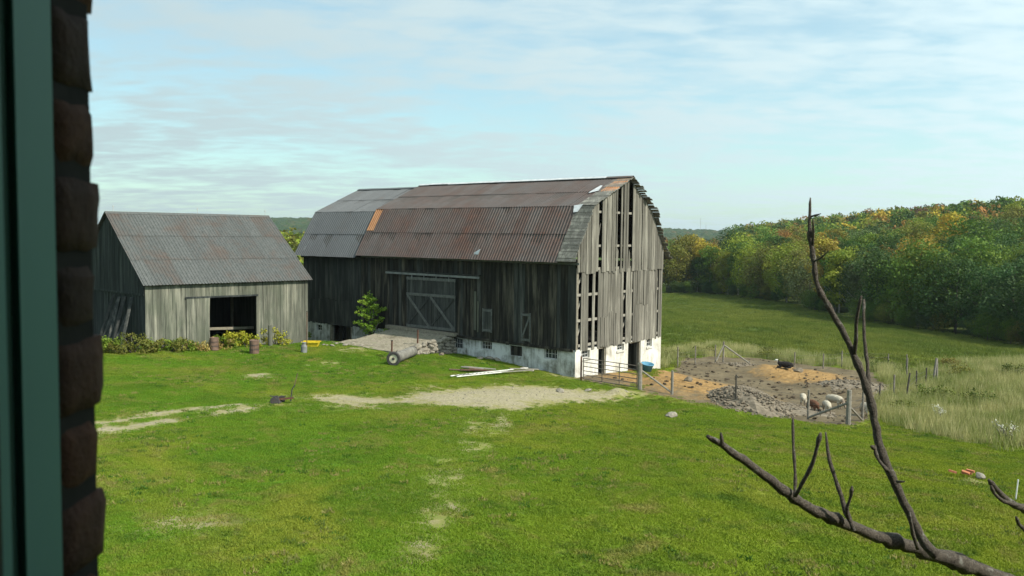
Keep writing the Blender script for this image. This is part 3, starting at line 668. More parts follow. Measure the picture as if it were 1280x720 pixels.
# timber frame behind the gable
for u in (.22, 3.2, 6.4, 9.5): MB().box(u-.11, u+.11, .06, .28, FT, min(prof_z(u)-.25, 6.4)).build('timber_post', M['beam'], barn)
for z, a, b in ((1.75, .3, 9.4), (3.18, .05, 9.7), (4.64, .05, 9.7), (6.1, .05, 9.7)): MB().bar((a, .02+.025, z), (b, .045, z), .06, .15).build('girt', M['pale_beam'], barn)
for z, a, b in ((7.43, 1.1, 8.6), (9.4, 2.0, 7.9)): MB().bar((a, .02+.025, z), (b, .045, z), .06, .13).build('girt', M['pale_beam'], barn)
for a, b, c_, d in ((.1, 5.0, .62, 5.6), (.1, 3.5, .62, 4.3), (.1, 1.9, .62, 2.9), (5.0, 3.9, 5.5, 4.6), (5.0, 2.2, 5.6, 3.0), (9.1, 4.9, 9.5, 5.4)): MB().bar((a, .11, b), (c_, .11, d), .06, .10).build('brace', M['pale_beam'], barn)
for v in (6, 12, 18):
    mb = MB()
    for u in (3.2, 6.4): mb.box(u-.12, u+.12, v-.12, v+.12, FT, 8.5)
    mb.bar((.3, v, 6.2), (9.5, v, 6.2), .2, .22); mb.build('timber_bent', M['beam'], barn)
# roof: deck, sheets, exposed sheathing, ridge
def roof_pt(i, v, dz=0): return Vector((PROF[i][0], v, PROF[i][1]+dz))
def deck(name, i, v0, v1, dz):
    a, b = PROF[i], PROF[i+1]; d = Vector((b[0]-a[0], 0, b[1]-a[1])).normalized(); n_ = Vector((-d.z, 0, d.x)); V = []
    for t in (0, .035):
        for (p, vv) in ((a, v0), (b, v0), (b, v1), (a, v1)): V.append(Vector((p[0], vv, p[1]+dz)) + n_*t)
    MB().add(V, [(0,1,2,3),(7,6,5,4),(0,4,5,1),(1,5,6,2),(2,6,7,3),(3,7,4,0)]).build(name, M['dark_deck'], barn)
for i in range(4):
    deck('roof_deck', i, .02, BLJ-.02, 0); deck('roof_deck', i, BLJ+.02, BL+.28, -.16)
def sheets(parent, mat, a, b, v0, v1, wd, rows, dz=0, lift=.045, skip=()):
    """tin sheets on the slope a->b (u,z), running v0..v1; a is the eave; visible slopes rise towards +u"""
    d = Vector((b[0]-a[0], 0, b[1]-a[1])); ln = d.length; d.normalize(); n_ = Vector((-d.z, 0, d.x)); row = ln/rows; k = max(1, round((v1-v0)/wd)); ww = (v1-v0)/k
    for r_ in range(rows):
        me = sheet_mesh(mat, ww*1.02, row*1.03)
        for j in range(k):
            if (r_, j) in skip: continue
            o = bpy.data.objects.new('roof_sheet', me); C.objects.link(o); o.parent = parent
            org = Vector((a[0], 0, a[1]+dz)) + d*(row*r_-.05) + n_*(lift+.012*r_+(.006 if j % 2 else 0)+rnd.uniform(0, .004)) + Vector((0, v0+ww*(j+1), 0))
            m_ = Matrix((Vector((0, -1, 0)), d, n_)).transposed().to_4x4()
            o.matrix_local = Matrix.Translation(org) @ m_ @ Matrix.Rotation(rnd.uniform(-.010, .010), 4, 'Z') @ Matrix.Rotation(-.004-rnd.uniform(0, .010), 4, 'X') @ Matrix.Rotation(rnd.uniform(-.012, .012), 4, 'Y')
sheets(barn, M['tin_barn'], PROF[0], PROF[1], .85, BLJ-.75, .8, 2)
sheets(barn, M['tin_upper'], PROF[1], PROF[2], .75, BLJ, .8, 2, skip=((1, 0),(1, 1)))
sheets(barn, M['tin_rust'], (PROF[0][0]+1.05, PROF[0][1]+1.72), PROF[1], BLJ-.74, BLJ, .75, 1)
sheets(barn, M['tin_barn'], PROF[0], (PROF[0][0]+1.05, PROF[0][1]+1.72), BLJ-.74, BLJ, .75, 1)
PM = ((PROF[1][0]+PROF[2][0])/2, (PROF[1][1]+PROF[2][1])/2)
sheets(barn, M['tin_rust'], PM, PROF[2], -.28, .72, .5, 1, lift=.06); sheets(barn, M['tin_upper'], PM, PROF[2], .73, 2.4, .82, 1, lift=.056)
sheets(barn, M['tin_annex'], PROF[0], PROF[1], BLJ+.02, BL+.3, .8, 2, dz=-.16)
sheets(barn, M['tin_annex'], PROF[1], PROF[2], BLJ+.02, BL+.3, .8, 2, dz=-.16)
def strips(i, v0, v1, n_b, over):
    a, b = PROF[i], PROF[i+1]; d = Vector((b[0]-a[0], 0, b[1]-a[1])); ln = d.length; d.normalize(); n_ = Vector((-d.z, 0, d.x)); row = ln/n_b
    for r_ in range(n_b):
        p = Vector((a[0], 0, a[1])) + d*(row*(r_+.5)) + n_*(.05+rnd.uniform(0, .03)); e0 = v0-rnd.uniform(0, over); tl = rnd.uniform(-.02, .02)
        MB().bar(p+Vector((0, e0, tl)), p+Vector((0, v1, 0)), row*rnd.uniform(.84, .97), .03, up=n_+d*rnd.uniform(-.18, .02)).build('sheathing_board', M['shingle'], barn)
strips(0, -.28, .95, 17, .10); strips(1, -.28, .9, 11, .10); strips(2, -.30, 1.2, 15, .22); strips(3, -.30, 1.2, 18, .22)
# rear slopes: one row of sheets each, from the exposed edge on
for i in (2, 3):
    a, b = PROF[i+1], PROF[i]; d = Vector((b[0]-a[0], 0, b[1]-a[1])); ln = d.length; d.normalize(); n_ = Vector((d.z, 0, -d.x))
    for v0, v1, dz in ((1.0, BLJ, 0), (BLJ+.02, BL+.3, -.16)):
        k = round((v1-v0)/.8); ww = (v1-v0)/k; me = sheet_mesh(M['tin_barn' if dz == 0 else 'tin_annex'], ww*1.02, ln*1.01)
        for j in range(k):
            o = bpy.data.objects.new('roof_sheet', me); C.objects.link(o); o.parent = barn
            m_ = Matrix((Vector((0, 1, 0)), d, n_)).transposed().to_4x4()
            o.matrix_local = Matrix.Translation(Vector((a[0], v0+ww*j, a[1]+dz))+n_*(.045+.006*(j % 2))) @ m_
def ridge_cap(v0, v1, dz, mat, nm='ridge_cap'):
    u, z = PROF[2]; z += dz+.04
    MB().add([(u-.2, v0, z+.03), (u, v0, z+.135), (u+.2, v0, z+.0), (u-.2, v1, z+.03), (u, v1, z+.135), (u+.2, v1, z+.0), (u-.2, v0, z-.02+.03), (u, v0, z+.115), (u+.2, v0, z-.02), (u-.2, v1, z+.01), (u, v1, z+.115), (u+.2, v1, z-.02)],
              [(0,3,4,1),(1,4,5,2),(6,7,10,9),(7,8,11,10),(0,1,7,6),(1,2,8,7),(3,9,10,4),(4,10,11,5),(0,6,9,3),(2,5,11,8)]).build(nm, mat, barn)
for k in range(9): ridge_cap(1.6+k*1.9, 1.6+(k+1)*1.9-.02 if k < 8 else 16.9+1.0, rnd.uniform(0, .025), M['tin_bare'])
ridge_cap(-.3, 1.58, .0, M['tin_barn']); 
for k in range(3): ridge_cap(BLJ+.1+k*2.2, BLJ+.1+(k+1)*2.2-.02, -.17+rnd.uniform(-.02, .02), M['tin_annex'])
# bent tin flaps
def flap(u, v, z, pts, mat='tin_bare'): MB().add([(u+p[0], v+p[1], z+p[2]) for p in pts], [tuple(range(len(pts)))]).build('bent_flap', M[mat], barn)
flap(-.45, 7.1, 6.78, [(0, .45, 0), (-.10, -.25, .02), (-.02, -.35, .35), (.16, -.2, .36)])
flap(-.3, 23.9, 6.75, [(-.1, .3, -.1), (-.18, 0, -.05), (.22, -.15, .62), (.3, .12, .62)])
MB().box(-.2, .05, 23.6, 24.3, 6.93, 7.05).build('roof_hole_shade', M['black_void'], barn)  # solid near-black block; the hole's shade is put into its colour
flap(1.25, .75, 9.72, [(0, .35, .03), (-.3, .2, -.38), (-.28, -.1, -.35), (.05, -.25, .1)])
flap(3.25, .9, 10.62, [(0, .5, 0), (-.25, .4, -.08), (.1, -.1, .08), (.9, .15, .42), (.9, .3, .43)])
# sliding door on its track
sdr = empty('sliding_door', (0, 0, 0), 0, barn)
v = 9.04
while v < 13.38:
    wd = min(rnd.uniform(.24, .32), 13.4-v); plank('door_wood', sdr, (-.16, v+wd, 1.86+rnd.uniform(0, .05)), (0, -1, 0), wd-.012, .03, 3.32, name='board'); v += wd
for z in (4.07, 1.98, 5.1): MB().bar((-.20, 9.04, z), (-.20, 13.4, z), .035, .18).build('rail', M['brace_wood'], sdr)
for a in (9.1, 11.22, 13.34): MB().bar((-.205, a, 1.98), (-.205, a, 5.1 if a > 12 or a < 10 else 4.07), .03, .03).build('stile', M['brace_wood'], sdr)
for a, b in ((13.3, 11.3), (11.2, 9.15)):
    MB().bar((-.225, a, 3.98), (-.225, b, 2.05), .03, .17).build('brace', M['brace_wood'], sdr)
    MB().bar((-.20, b, 3.98), (-.20, a, 2.05), .028, .14).build('brace', M['door_wood'], sdr)
MB().bar((-.21, 7.05, 5.36), (-.21, 15.4, 5.40), .07, .13).build('door_track', M['track'], barn)
MB().bar((-.12, 7.05, 5.50), (-.12, 15.4, 5.54), .18, .03).build('track_hood', M['annex_wood'], barn)
for a in (9.6, 10.7, 11.8, 12.9):
    mb = MB(); mb.bar((-.19, a, 5.0), (-.235, a, 5.45), .04, .05); mb.build('door_hanger', M['track'], barn)
MB().bar((-.18, 9.0, 1.70), (-.18, 15.3, 1.76), .35, .22).build('door_sill', M['beam'], barn)
# small hatches
def hatch(v0, v1, z0, z1, key, z=True):
    h = empty('hatch_door', (0, 0, 0), 0, barn); n_ = 3; wd = (v1-v0)/n_
    for k in range(n_): plank(key, h, (-.065, v0+wd*(k+1), z0), (0, -1, 0), wd-.012, .025, z1-z0, name='board')
    for zz in (z0+.12, z1-.12): MB().bar((-.095, v0, zz), (-.095, v1, zz), .03, .13).build('rail', M['brace_wood'], h)
    for vv in (v0+.05, v1-.05): MB().bar((-.093, vv, z0), (-.093, vv, z1), .028, .09, up=(0, 1, 0)).build('stile', M['brace_wood'], h)
    if z: MB().bar((-.11, v1-.06, z0+.15), (-.11, v0+.06, z1-.15), .028, .11).build('brace', M['brace_wood'], h)
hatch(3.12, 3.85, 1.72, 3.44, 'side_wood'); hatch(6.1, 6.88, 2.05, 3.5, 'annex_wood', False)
MB().bar((-.07, 7.5, 2.1), (-.07, 7.5, 4.5), .03, .18, up=(0, 1, 0)).build('patch_board', M['shed_wood'], barn)
MB().bar((-.07, 7.25, 2.0), (-.07, 7.25, 3.9), .03, .14, up=(0, 1, 0)).build('patch_board', M['shed_wood'], barn)
# lean, low entrance posts under the annex
for a in (19.15, 21.45): MB().box(.02, .22, a-.1, a+.1, -.6, 1.45).build('entrance_post', M['beam'], barn)
MB().box(-.01, .25, 19.0, 21.6, 1.40, 1.56).build('lintel', M['annex_wood'], barn)
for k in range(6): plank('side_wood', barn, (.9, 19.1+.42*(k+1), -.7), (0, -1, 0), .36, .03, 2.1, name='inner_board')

# ------------------------------------------------------------------ ramp up to the barn door
def bl(u, v, z): return BO + Vector((math.sin(BYAW), math.cos(BYAW), 0))*u + Vector((-math.cos(BYAW), math.sin(BYAW), 0))*v + Vector((0, 0, z))
V = []; F = []; nu, nv = 22, 22
for i in range(nu+1):
    for j in range(nv+1):
        u = -.02-4.7*i/nu; v = 9.65+5.4*j/nv+.5*(i/nu)*(j/nv)
        p = bl(u, v, 0); zt = gz(p.x, p.y)+.02; t = i/nu; h = 1.66*(1-t)+zt*t if True else 0
        zr = max(1.68-(1.68-.98)*min(1, t*1.05)**.9, zt+.015); 
        if j == nv: zr = min(zr, zt+.25)
        p.z = zr+.05*(vnoise(np.array([p.x*3]), np.array([p.y*3]), 1.0, 60)[0]-.5); V.append(p)
b0 = len(V)
for i in range(nu+1):
    for j in range(nv+1): q = V[i*(nv+1)+j]; V.append(Vector((q.x, q.y, min(q.z-.3, gz(q.x, q.y)-.8))))
for i in range(nu):
    for j in range(nv): a = i*(nv+1)+j; F.append((a, a+nv+1, a+nv+2, a+1))
for i in range(nu):
    a = i*(nv+1); F.append((a, a+b0, a+b0+nv+1, a+nv+1)); a += nv; F.append((a, a+nv+1, a+b0+nv+1, a+b0))
a = nu*(nv+1)
for j in range(nv): F.append((a+j, a+j+b0, a+j+1+b0, a+j+1))
n = NT('ramp_gravel', .95, .1); p = n.pos(); f = n.noise(p, .9, 7, .7, .6); f2 = n.noise(p, 7, 5, .7)
c = n.mix(n.rng(f2, .35, .65), (.17, .15, .11), (.31, .28, .215)); c = n.mix(n.rng(f, .52, .70, 0, .8), c, (.10, .09, .055)); c = n.mix(n.rng(n.noise(p, 2.2, 5, .7), .58, .72, 0, .6), c, (.13, .17, .05)); n.base(c); n.bump(f2, .8, .05); M['ramp'] = n.m
ramp = MB().add(V, F).build('ramp', M['ramp'], None, False); tag(ramp, kind='structure')
# rough stones of the ramp's retaining side, each a piece of the ramp
def rock_mesh(seed, sub=1):
    r_ = random.Random(seed); bm = bmesh.new(); bmesh.ops.create_icosphere(bm, subdivisions=sub, radius=.5)
    ax = [Vector((r_.uniform(-1, 1), r_.uniform(-1, 1), r_.uniform(-1, 1))).normalized() for _ in range(7)]
    for v_ in bm.verts:
        for a_ in ax:
            dd_ = v_.co.dot(a_)
            if dd_ > .34: v_.co -= a_*(dd_-.34)*.8
        v_.co *= r_.uniform(.92, 1.08)
    me = bpy.data.meshes.new('stone'); bm.to_mesh(me); bm.free(); return me
ROCKS = [rock_mesh(s_, 2) for s_ in range(6)]
for m_ in ROCKS: m_.materials.append(M['stone'])
ROCKS_D = [rock_mesh(s_+10, 1) for s_ in range(6)]
for m_ in ROCKS_D: m_.materials.append(M['stone_dark'])
def rock(name, loc, sc, parent=None, lib=ROCKS):
    o = bpy.data.objects.new(name, rnd.choice(lib)); C.objects.link(o); o.parent = parent; o.location = loc; o.scale = sc; o.rotation_euler = (rnd.uniform(-.25, .25), rnd.uniform(-.25, .25), rnd.uniform(0, 6.28)); return o
for i in range(17):
    t = i/16; top = 1.62-(1.62-1.0)*t; u = -.2-4.3*t
    pg = bl(u, 9.55, 0); zg = gz(pg.x, pg.y)
    zz = zg+.05; 
    while zz < top+.02:
        s_ = rnd.uniform(.30, .50); q = bl(u+rnd.uniform(-.1, .1), 9.5+rnd.uniform(-.12, .08)-(top-zz)*.35, zz); rock('stone', q, (s_*1.2, s_, s_*.75), ramp); zz += s_*.52
for i in range(14): q = gp(rnd.uniform(400, 480), rnd.uniform(428, 433)); s_ = rnd.uniform(.15, .35); rock('stone', q+Vector((0, 0, s_*.1)), (s_*1.3, s_, s_*.6), ramp)
# ------------------------------------------------------------------ implement shed
SL, SDP, SE, SR = 10.54, 10.2, 4.97, 9.06
shed = empty('implement_shed', SO, math.pi/2-SYAW)
tag(shed, 'weathered grey board shed with wide dark doorway and grey tin gable roof', 'shed')
def sx(u, v, z): return Vector((u, v, z))
OPA, OPB, OPZ = 3.8, 6.85, 4.08
u = 0.0
while u < SL-.04:
    wd = min(rnd.uniform(.20, .31), SL-u)
    if u < OPA-.02 and u+wd > OPA: wd = OPA-u
    if u < OPB and u+wd > OPB and u >= OPA: wd = OPB-u
    g0 = 1.35-.055*u
    if OPA-1e-3 <= u < OPB-1e-3: plank('shed_wood', shed, (u, -.03, OPZ), (1, 0, 0), wd-.01, .028, SE-OPZ-.03, rnd.uniform(-.003, .003))
    else:
        z0 = g0-.25 + rnd.uniform(-.05, .05); plank('shed_wood', shed, (u, -.03+rnd.uniform(-.01, .01), z0), (1, 0, 0), wd-rnd.uniform(.004, .02), .028, SE-.03-z0, rnd.uniform(-.004, .004))
    u += wd
sd_ = empty('sliding_door', (0, 0, 0), 0, shed)
u = 2.38
for wd in (.26, .31, .24, .28, .33): plank('shed_wood', sd_, (u, -.10, 1.15), (1, 0, 0), wd-.012, .03, 2.95, name='board'); u += wd
MB().bar((2.3, -.09, OPZ+.06), (6.95, -.09, OPZ+.03), .05, .10).build('door_track', M['shed_gable_wood'], shed)
MB().box(OPB, OPB+.10, -.065, -.035, .9, OPZ).build('door_jamb', M['shed_wood'], shed)
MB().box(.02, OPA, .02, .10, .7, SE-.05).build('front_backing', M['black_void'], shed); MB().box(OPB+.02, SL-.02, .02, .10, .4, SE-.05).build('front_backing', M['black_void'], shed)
# left gable boards (u=0), upper and lower rows
v = 0.02
while v < SDP-.05:
    wd = min(rnd.uniform(.2, .3), SDP-v)
    zt = lambda q: SE+(SR-SE)*(1-abs(q-5.12)/5.12)-.05
    pts = [(v, 4.38), (v+wd-.012, 4.38), (v+wd-.012, zt(v+wd-.012)), (v, zt(v))]
    if v < 5.12 < v+wd: pts.insert(3, (5.12, SR-.05))
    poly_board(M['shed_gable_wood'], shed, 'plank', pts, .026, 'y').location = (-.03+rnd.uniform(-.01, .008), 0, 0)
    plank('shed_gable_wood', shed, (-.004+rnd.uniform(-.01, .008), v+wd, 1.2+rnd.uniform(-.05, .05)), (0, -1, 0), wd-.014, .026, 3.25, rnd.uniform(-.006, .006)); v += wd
MB().bar((-.06, 0, 4.40), (-.06, SDP, 4.34), .03, .12).build('batten', M['shed_gable_wood'], shed)
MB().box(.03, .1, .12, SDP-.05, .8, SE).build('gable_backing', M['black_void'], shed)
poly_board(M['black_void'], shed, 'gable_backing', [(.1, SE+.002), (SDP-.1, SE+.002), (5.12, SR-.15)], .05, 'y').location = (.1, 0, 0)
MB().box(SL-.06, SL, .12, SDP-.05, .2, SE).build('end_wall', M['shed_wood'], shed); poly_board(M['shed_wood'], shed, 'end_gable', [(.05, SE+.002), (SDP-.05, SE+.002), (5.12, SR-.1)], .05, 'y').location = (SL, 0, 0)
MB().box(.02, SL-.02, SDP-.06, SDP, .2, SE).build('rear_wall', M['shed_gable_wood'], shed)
def sdeck(a, b):
    d = Vector((0, b[0]-a[0], b[1]-a[1])).normalized(); n_ = Vector((0, -d.z, d.y)) if d.y > 0 else Vector((0, d.z, -d.y)); V = []
    for t in (-.03, 0.01):
        for (p_, uu) in ((a, -.15), (a, SL+.15), (b, SL+.15), (b, -.15)): V.append(Vector((uu, p_[0], p_[1]))+n_*t)
    MB().add(V, [(0,3,2,1),(4,5,6,7),(0,1,5,4),(1,2,6,5),(2,3,7,6),(3,0,4,7)]).build('roof_deck', M['dark_deck'], shed)
EV, RV = (-.24, SE-.02), (5.12, SR)
BV = (SDP+.24, SE-.02); sdeck(EV, RV); sdeck(BV, RV)
for (a, b), ax in (((EV, RV), Vector((1, 0, 0))), ((BV, RV), Vector((-1, 0, 0)))):
    d = Vector((0, b[0]-a[0], b[1]-a[1])); ln = d.length; d.normalize(); n_ = ax.cross(d); rows = 3; row = ln/rows; k = 14; ww = (SL+.4)/k
    for r_ in range(rows):
        me = sheet_mesh(M['tin_shed'], ww*1.02, row*1.03)
        for j in range(k):
            o = bpy.data.objects.new('roof_sheet', me); C.objects.link(o); o.parent = shed
            u0 = -.2+ww*j if ax.x > 0 else SL+.2-ww*j
            o.matrix_local = Matrix.Translation(Vector((u0, a[0], a[1]))+d*(row*r_-.05)+n_*(.03+.012*r_+.006*(j % 2))) @ Matrix((ax, d, n_)).transposed().to_4x4() @ Matrix.Rotation(rnd.uniform(-.006, .006), 4, 'Z') @ Matrix.Rotation(-.004, 4, 'X')
MB().add([(-.2, 4.95, SR-.04), (-.2, 5.12, SR+.11), (-.2, 5.29, SR-.04), (SL+.2, 4.95, SR-.04), (SL+.2, 5.12, SR+.11), (SL+.2, 5.29, SR-.04)], [(0,3,4,1),(1,4,5,2),(0,1,2),(3,5,4),(0,2,5,3)]).build('ridge_cap', M['tin_shed'], shed)
for uu in (.3, 5.6, SL-.1):                       # lightning rods
    mb = MB(); mb.tube([(uu, 5.12, SR+.05), (uu, 5.12, SR+.5)], .014, 6); mb.tube([(uu, 5.12, SR+.36), (uu, 5.12, SR+.42)], .035, 8); mb.build('lightning_rod', M['pale_metal'], shed)
# inside: posts, rail, old beam
for a, b in ((4.7, 6.5), (6.2, 8.0), (8.4, 6.0), (2.6, 7.0)): MB().box(a-.08, a+.08, b-.08, b+.08, .3, 6.5).build('inner_post', M['beam'], shed)
MB().bar((3.3, 2.0, 2.05), (7.8, 2.0, 1.85), .10, .16).build('inner_rail', M['beam'], shed)
MB().box(4.1, 4.22, 1.9, 2.02, .6, 2.1).build('inner_stub', M['beam'], shed)

# ------------------------------------------------------------------ foliage
def leaf_cloud(blobs, n_leaf, size, r_, shell=.55):
    """leaf-clump quads spread through ellipsoid blobs; returns V, F, tone, hue"""
    B = np.array([b[:6] for b in blobs], float); wt = (B[:, 3]*B[:, 4]*B[:, 5])**(2/3); wt /= wt.sum()
    k = r_.choice(len(B), n_leaf, p=wt); d = r_.normal(size=(n_leaf, 3)); d /= np.linalg.norm(d, axis=1)[:, None]
    rad = shell+(1.08-shell)*r_.rand(n_leaf)**.6
    c_ = B[k, :3]+d*B[k, 3:6]*rad[:, None]
    nrm = d*.7+r_.normal(size=(n_leaf, 3))*.6+np.array([0, 0, .35]); nrm /= np.linalg.norm(nrm, axis=1)[:, None]
    a = np.cross(nrm, r_.normal(size=(n_leaf, 3))); a /= np.linalg.norm(a, axis=1)[:, None]; b = np.cross(nrm, a)
    s_ = size*(.6+.8*r_.rand(n_leaf))[:, None]
    V = np.stack([c_-a*s_*.5, c_+b*s_*.32+nrm*s_*.06, c_+a*s_*.5, c_-b*s_*.32+nrm*s_*.06], 1).reshape(-1, 3)
    F = np.arange(n_leaf*4).reshape(-1, 4)
    bt = r_.rand(len(B)); bh = r_.rand(len(B)); tone = np.clip(.15+.55*bt[k]+.30*r_.rand(n_leaf), 0, 1); hue = np.clip(.6*bh[k]+.4*r_.rand(n_leaf), 0, 1)
    return V, F, tone, hue
def crown_blobs(r_, h, wd, base, n_, kind):
    bl_ = []
    for i in range(n_):
        t = (i+.5)/n_
        if kind == 'cone': rr = wd*.5*(1-t)**.8*.9+.15; z = base+(h-base)*t; s_ = rr*.55+.25
        elif kind == 'tall': rr = wd*.5*math.sin(math.pi*(.12+.8*t))**.7; z = base+(h-base)*t; s_ = wd*.2
        else: rr = wd*.5*math.sin(math.pi*(.16+.74*t))**.6; z = base+(h-base)*t; s_ = wd*.19
        a = i*2.4+r_.uniform(-.5, .5); q = r_.uniform(.25, .98); s_ *= r_.uniform(.55, 1.45)
        bl_.append((rr*q*math.cos(a), rr*q*math.sin(a), z, s_*1.15, s_*1.15, s_*.85))
    return bl_
def trunk_mesh(r_, h, rad, limbs=5, base=.3):
    mb = MB(); pts = [(r_.uniform(-.1, .1)*i*.3, r_.uniform(-.1, .1)*i*.3, -.3+(h*.85+.3)*i/6) for i in range(7)]
    mb.tube(pts, [rad*(1-.14*i) for i in range(7)], 7)
    for k in range(limbs):
        t = r_.uniform(base, .8); i = int(t*6); p = Vector(pts[i]); a = r_.uniform(0, 6.28); ln = h*r_.uniform(.16, .28)
        mb.tube([p, p+Vector((math.cos(a)*ln*.5, math.sin(a)*ln*.5, ln*.35)), p+Vector((math.cos(a)*ln, math.sin(a)*ln, ln*.8))], [rad*.4, rad*.28, rad*.1], 5)
    return mb.mesh('trunk', True)
TREES = []
for s_ in range(9):
    r_ = random.Random(100+s_); rn = np.random.RandomState(200+s_)
    kind = ['round', 'round', 'round', 'tall', 'tall', 'round', 'cone', 'tall', 'round'][s_]
    h = 12.0; wd = {'round': 8.0, 'tall': 5.2, 'cone': 5.6}[kind]*r_.uniform(.9, 1.1); base = {'round': 1.8, 'tall': 1.2, 'cone': .8}[kind]
    V, F, tn, hu = leaf_cloud(crown_blobs(r_, h-.6, wd, base+.6, {'round': 30, 'tall': 26, 'cone': 24}[kind], kind), 5200, .37 if kind != 'cone' else .33, rn, .5)
    me = npmesh('crown', V, F, {'tone': tn, 'hue': hu}); me.materials.append(M['leaf'])
    tm = trunk_mesh(r_, h, .17 if kind != 'round' else .21); tm.materials.append(M['pale_bark' if kind == 'tall' else 'bark'])
    TREES.append((me, tm, kind))
KIND = {'dark': ((.042, .082, .019), 'dark green broadleaf tree in the wood beside the field'),
        'mid': ((.088, .150, .020), 'mid green leafy tree in the wood beside the field'),
        'olive': ((.14, .14, .025), 'olive brown-green tree in the wood beside the field'),
        'lime': ((.175, .215, .025), 'yellow-green tree in the wood beside the field'),
        'gold': ((.33, .25, .030), 'golden yellow autumn tree in the wood beside the field'),
        'rust': ((.235, .125, .03), 'rusty orange autumn tree in the wood beside the field'),
        'wine': ((.115, .062, .033), 'dark reddish-brown autumn tree in the wood beside the field'),
        'pale': ((.105, .14, .045), 'pale grey-green tree in the wood beside the field'),
        'pine': ((.016, .038, .018), 'dark narrow conifer in the wood beside the field')}
def tree(x, y, sc, kind, var=None, sz=1.0, z=None, group='trees of the wood beside the field', where=' in the wood beside the field'):
    col_, lab = KIND[kind]
    if var is None: var = 6 if kind == 'pine' else rnd.choice([0, 1, 2, 5, 8, 3, 4, 7])
    cm, tm, kd = TREES[var]
    adj = {'round': 'broad round', 'tall': 'tall slender', 'cone': 'pointed'}[kd]; lab = adj+' '+lab.replace(' in the wood beside the field', where)
    o = empty('tree', (x, y, (gz(x, y) if z is None else z)-.1), rnd.uniform(0, 6.28)); s_ = sc*rnd.uniform(.92, 1.08); o.scale = (s_*rnd.uniform(.95, 1.12), s_*rnd.uniform(.95, 1.12), s_*sz)
    tag(o, lab, 'tree', group)
    t = bpy.data.objects.new('trunk', tm); C.objects.link(t); t.parent = o
    k = bpy.data.objects.new('crown', cm); C.objects.link(k); k.parent = o
    f = rnd.uniform(.8, 1.2); k.color = (col_[0]*f*rnd.uniform(.9, 1.1), col_[1]*f, col_[2]*f*rnd.uniform(.8, 1.2), 1)
    return o
def pick(d): 
    t = rnd.random()*sum(d.values())
    for k, v in d.items():
        t -= v
        if t <= 0: return k
    return 'mid'
spots = []
# the edge row, following the field's margin
for (a, b) in zip(edge_pts, edge_pts[1:]):
    ln = math.hypot(b.x-a.x, b.y-a.y); k = max(1, int(ln/4.2))
    for i in range(k):
        t = (i+rnd.uniform(.2, .8))/k; x = a.x+(b.x-a.x)*t; y = a.y+(b.y-a.y)*t
        nx_, ny_ = (b.y-a.y)/ln, -(b.x-a.x)/ln
        if nx_*1 + ny_*0 < 0 and b.x > a.x: nx_, ny_ = -nx_, -ny_
        spots.append((x+rnd.uniform(1.0, 2.5), y+rnd.uniform(1.0, 3.0), 0))
g_ = 6.2; ys = np.arange(95, 600, g_)
for yy in ys:
    gg = g_ if yy < 260 else g_*1.35
    for xx in np.arange(20, 420, gg):
        x = xx+rnd.uniform(-2.3, 2.3); y = yy+rnd.uniform(-2.3, 2.3)
        if not in_wood(np.array([x]), np.array([y]))[0] or x > .72*y+10 or x < .155*y or (y > 255 and x < .255*y): continue
        if min((x-s[0])**2+(y-s[1])**2 for s in spots) < (4.2 if yy < 260 else 6.5)**2: continue
        spots.append((x, y, 1))
# keep the trees whose crowns stand clear of those in front
vis = []; hor = {}
SPH = hz(np.array([s[0] for s in spots]), np.array([s[1] for s in spots]))
for j in sorted(range(len(spots)), key=lambda j: spots[j][1]):
    x, y, e = spots[j]; zb = SPH[j]; b0 = int((x/y)*260); top = (zb+12.5-CAM_Z)/y
    wpx = max(1, int(3.2/y*260)); prev = min(hor.get(b0+q, -9) for q in range(-wpx, wpx+1))
    if e == 0 or top > prev-.004: vis.append(j)
    for q in range(-wpx, wpx+1): hor[b0+q] = max(hor.get(b0+q, -9), top-.012)
nt_ = 0; rest = []
FORCE = {}                                         # single trees whose colour stands out in the photograph
for tpx, y0, y1, kd in [(868,225,262,'gold'),(885,200,262,'gold'),(940,185,240,'lime'),(925,185,250,'lime'),(905,190,260,'olive'),(985,185,240,'gold'),(978,220,330,'rust'),(1065,230,400,'rust'),(1150,150,215,'lime'),(1135,165,240,'olive'),(1165,165,230,'gold'),(1150,260,400,'rust'),(1200,200,330,'wine'),(1210,240,400,'rust'),(1100,200,300,'lime'),(1235,100,140,'dark'),(1270,100,140,'dark'),(1040,160,220,'lime'),(845,200,262,'olive'),(1000,240,360,'olive')]:
    cand = [j for j in vis if y0 < spots[j][1] < y1 and j not in FORCE]
    if cand: FORCE[min(cand, key=lambda j: abs(640+FPX*spots[j][0]/spots[j][1]-tpx))] = kd
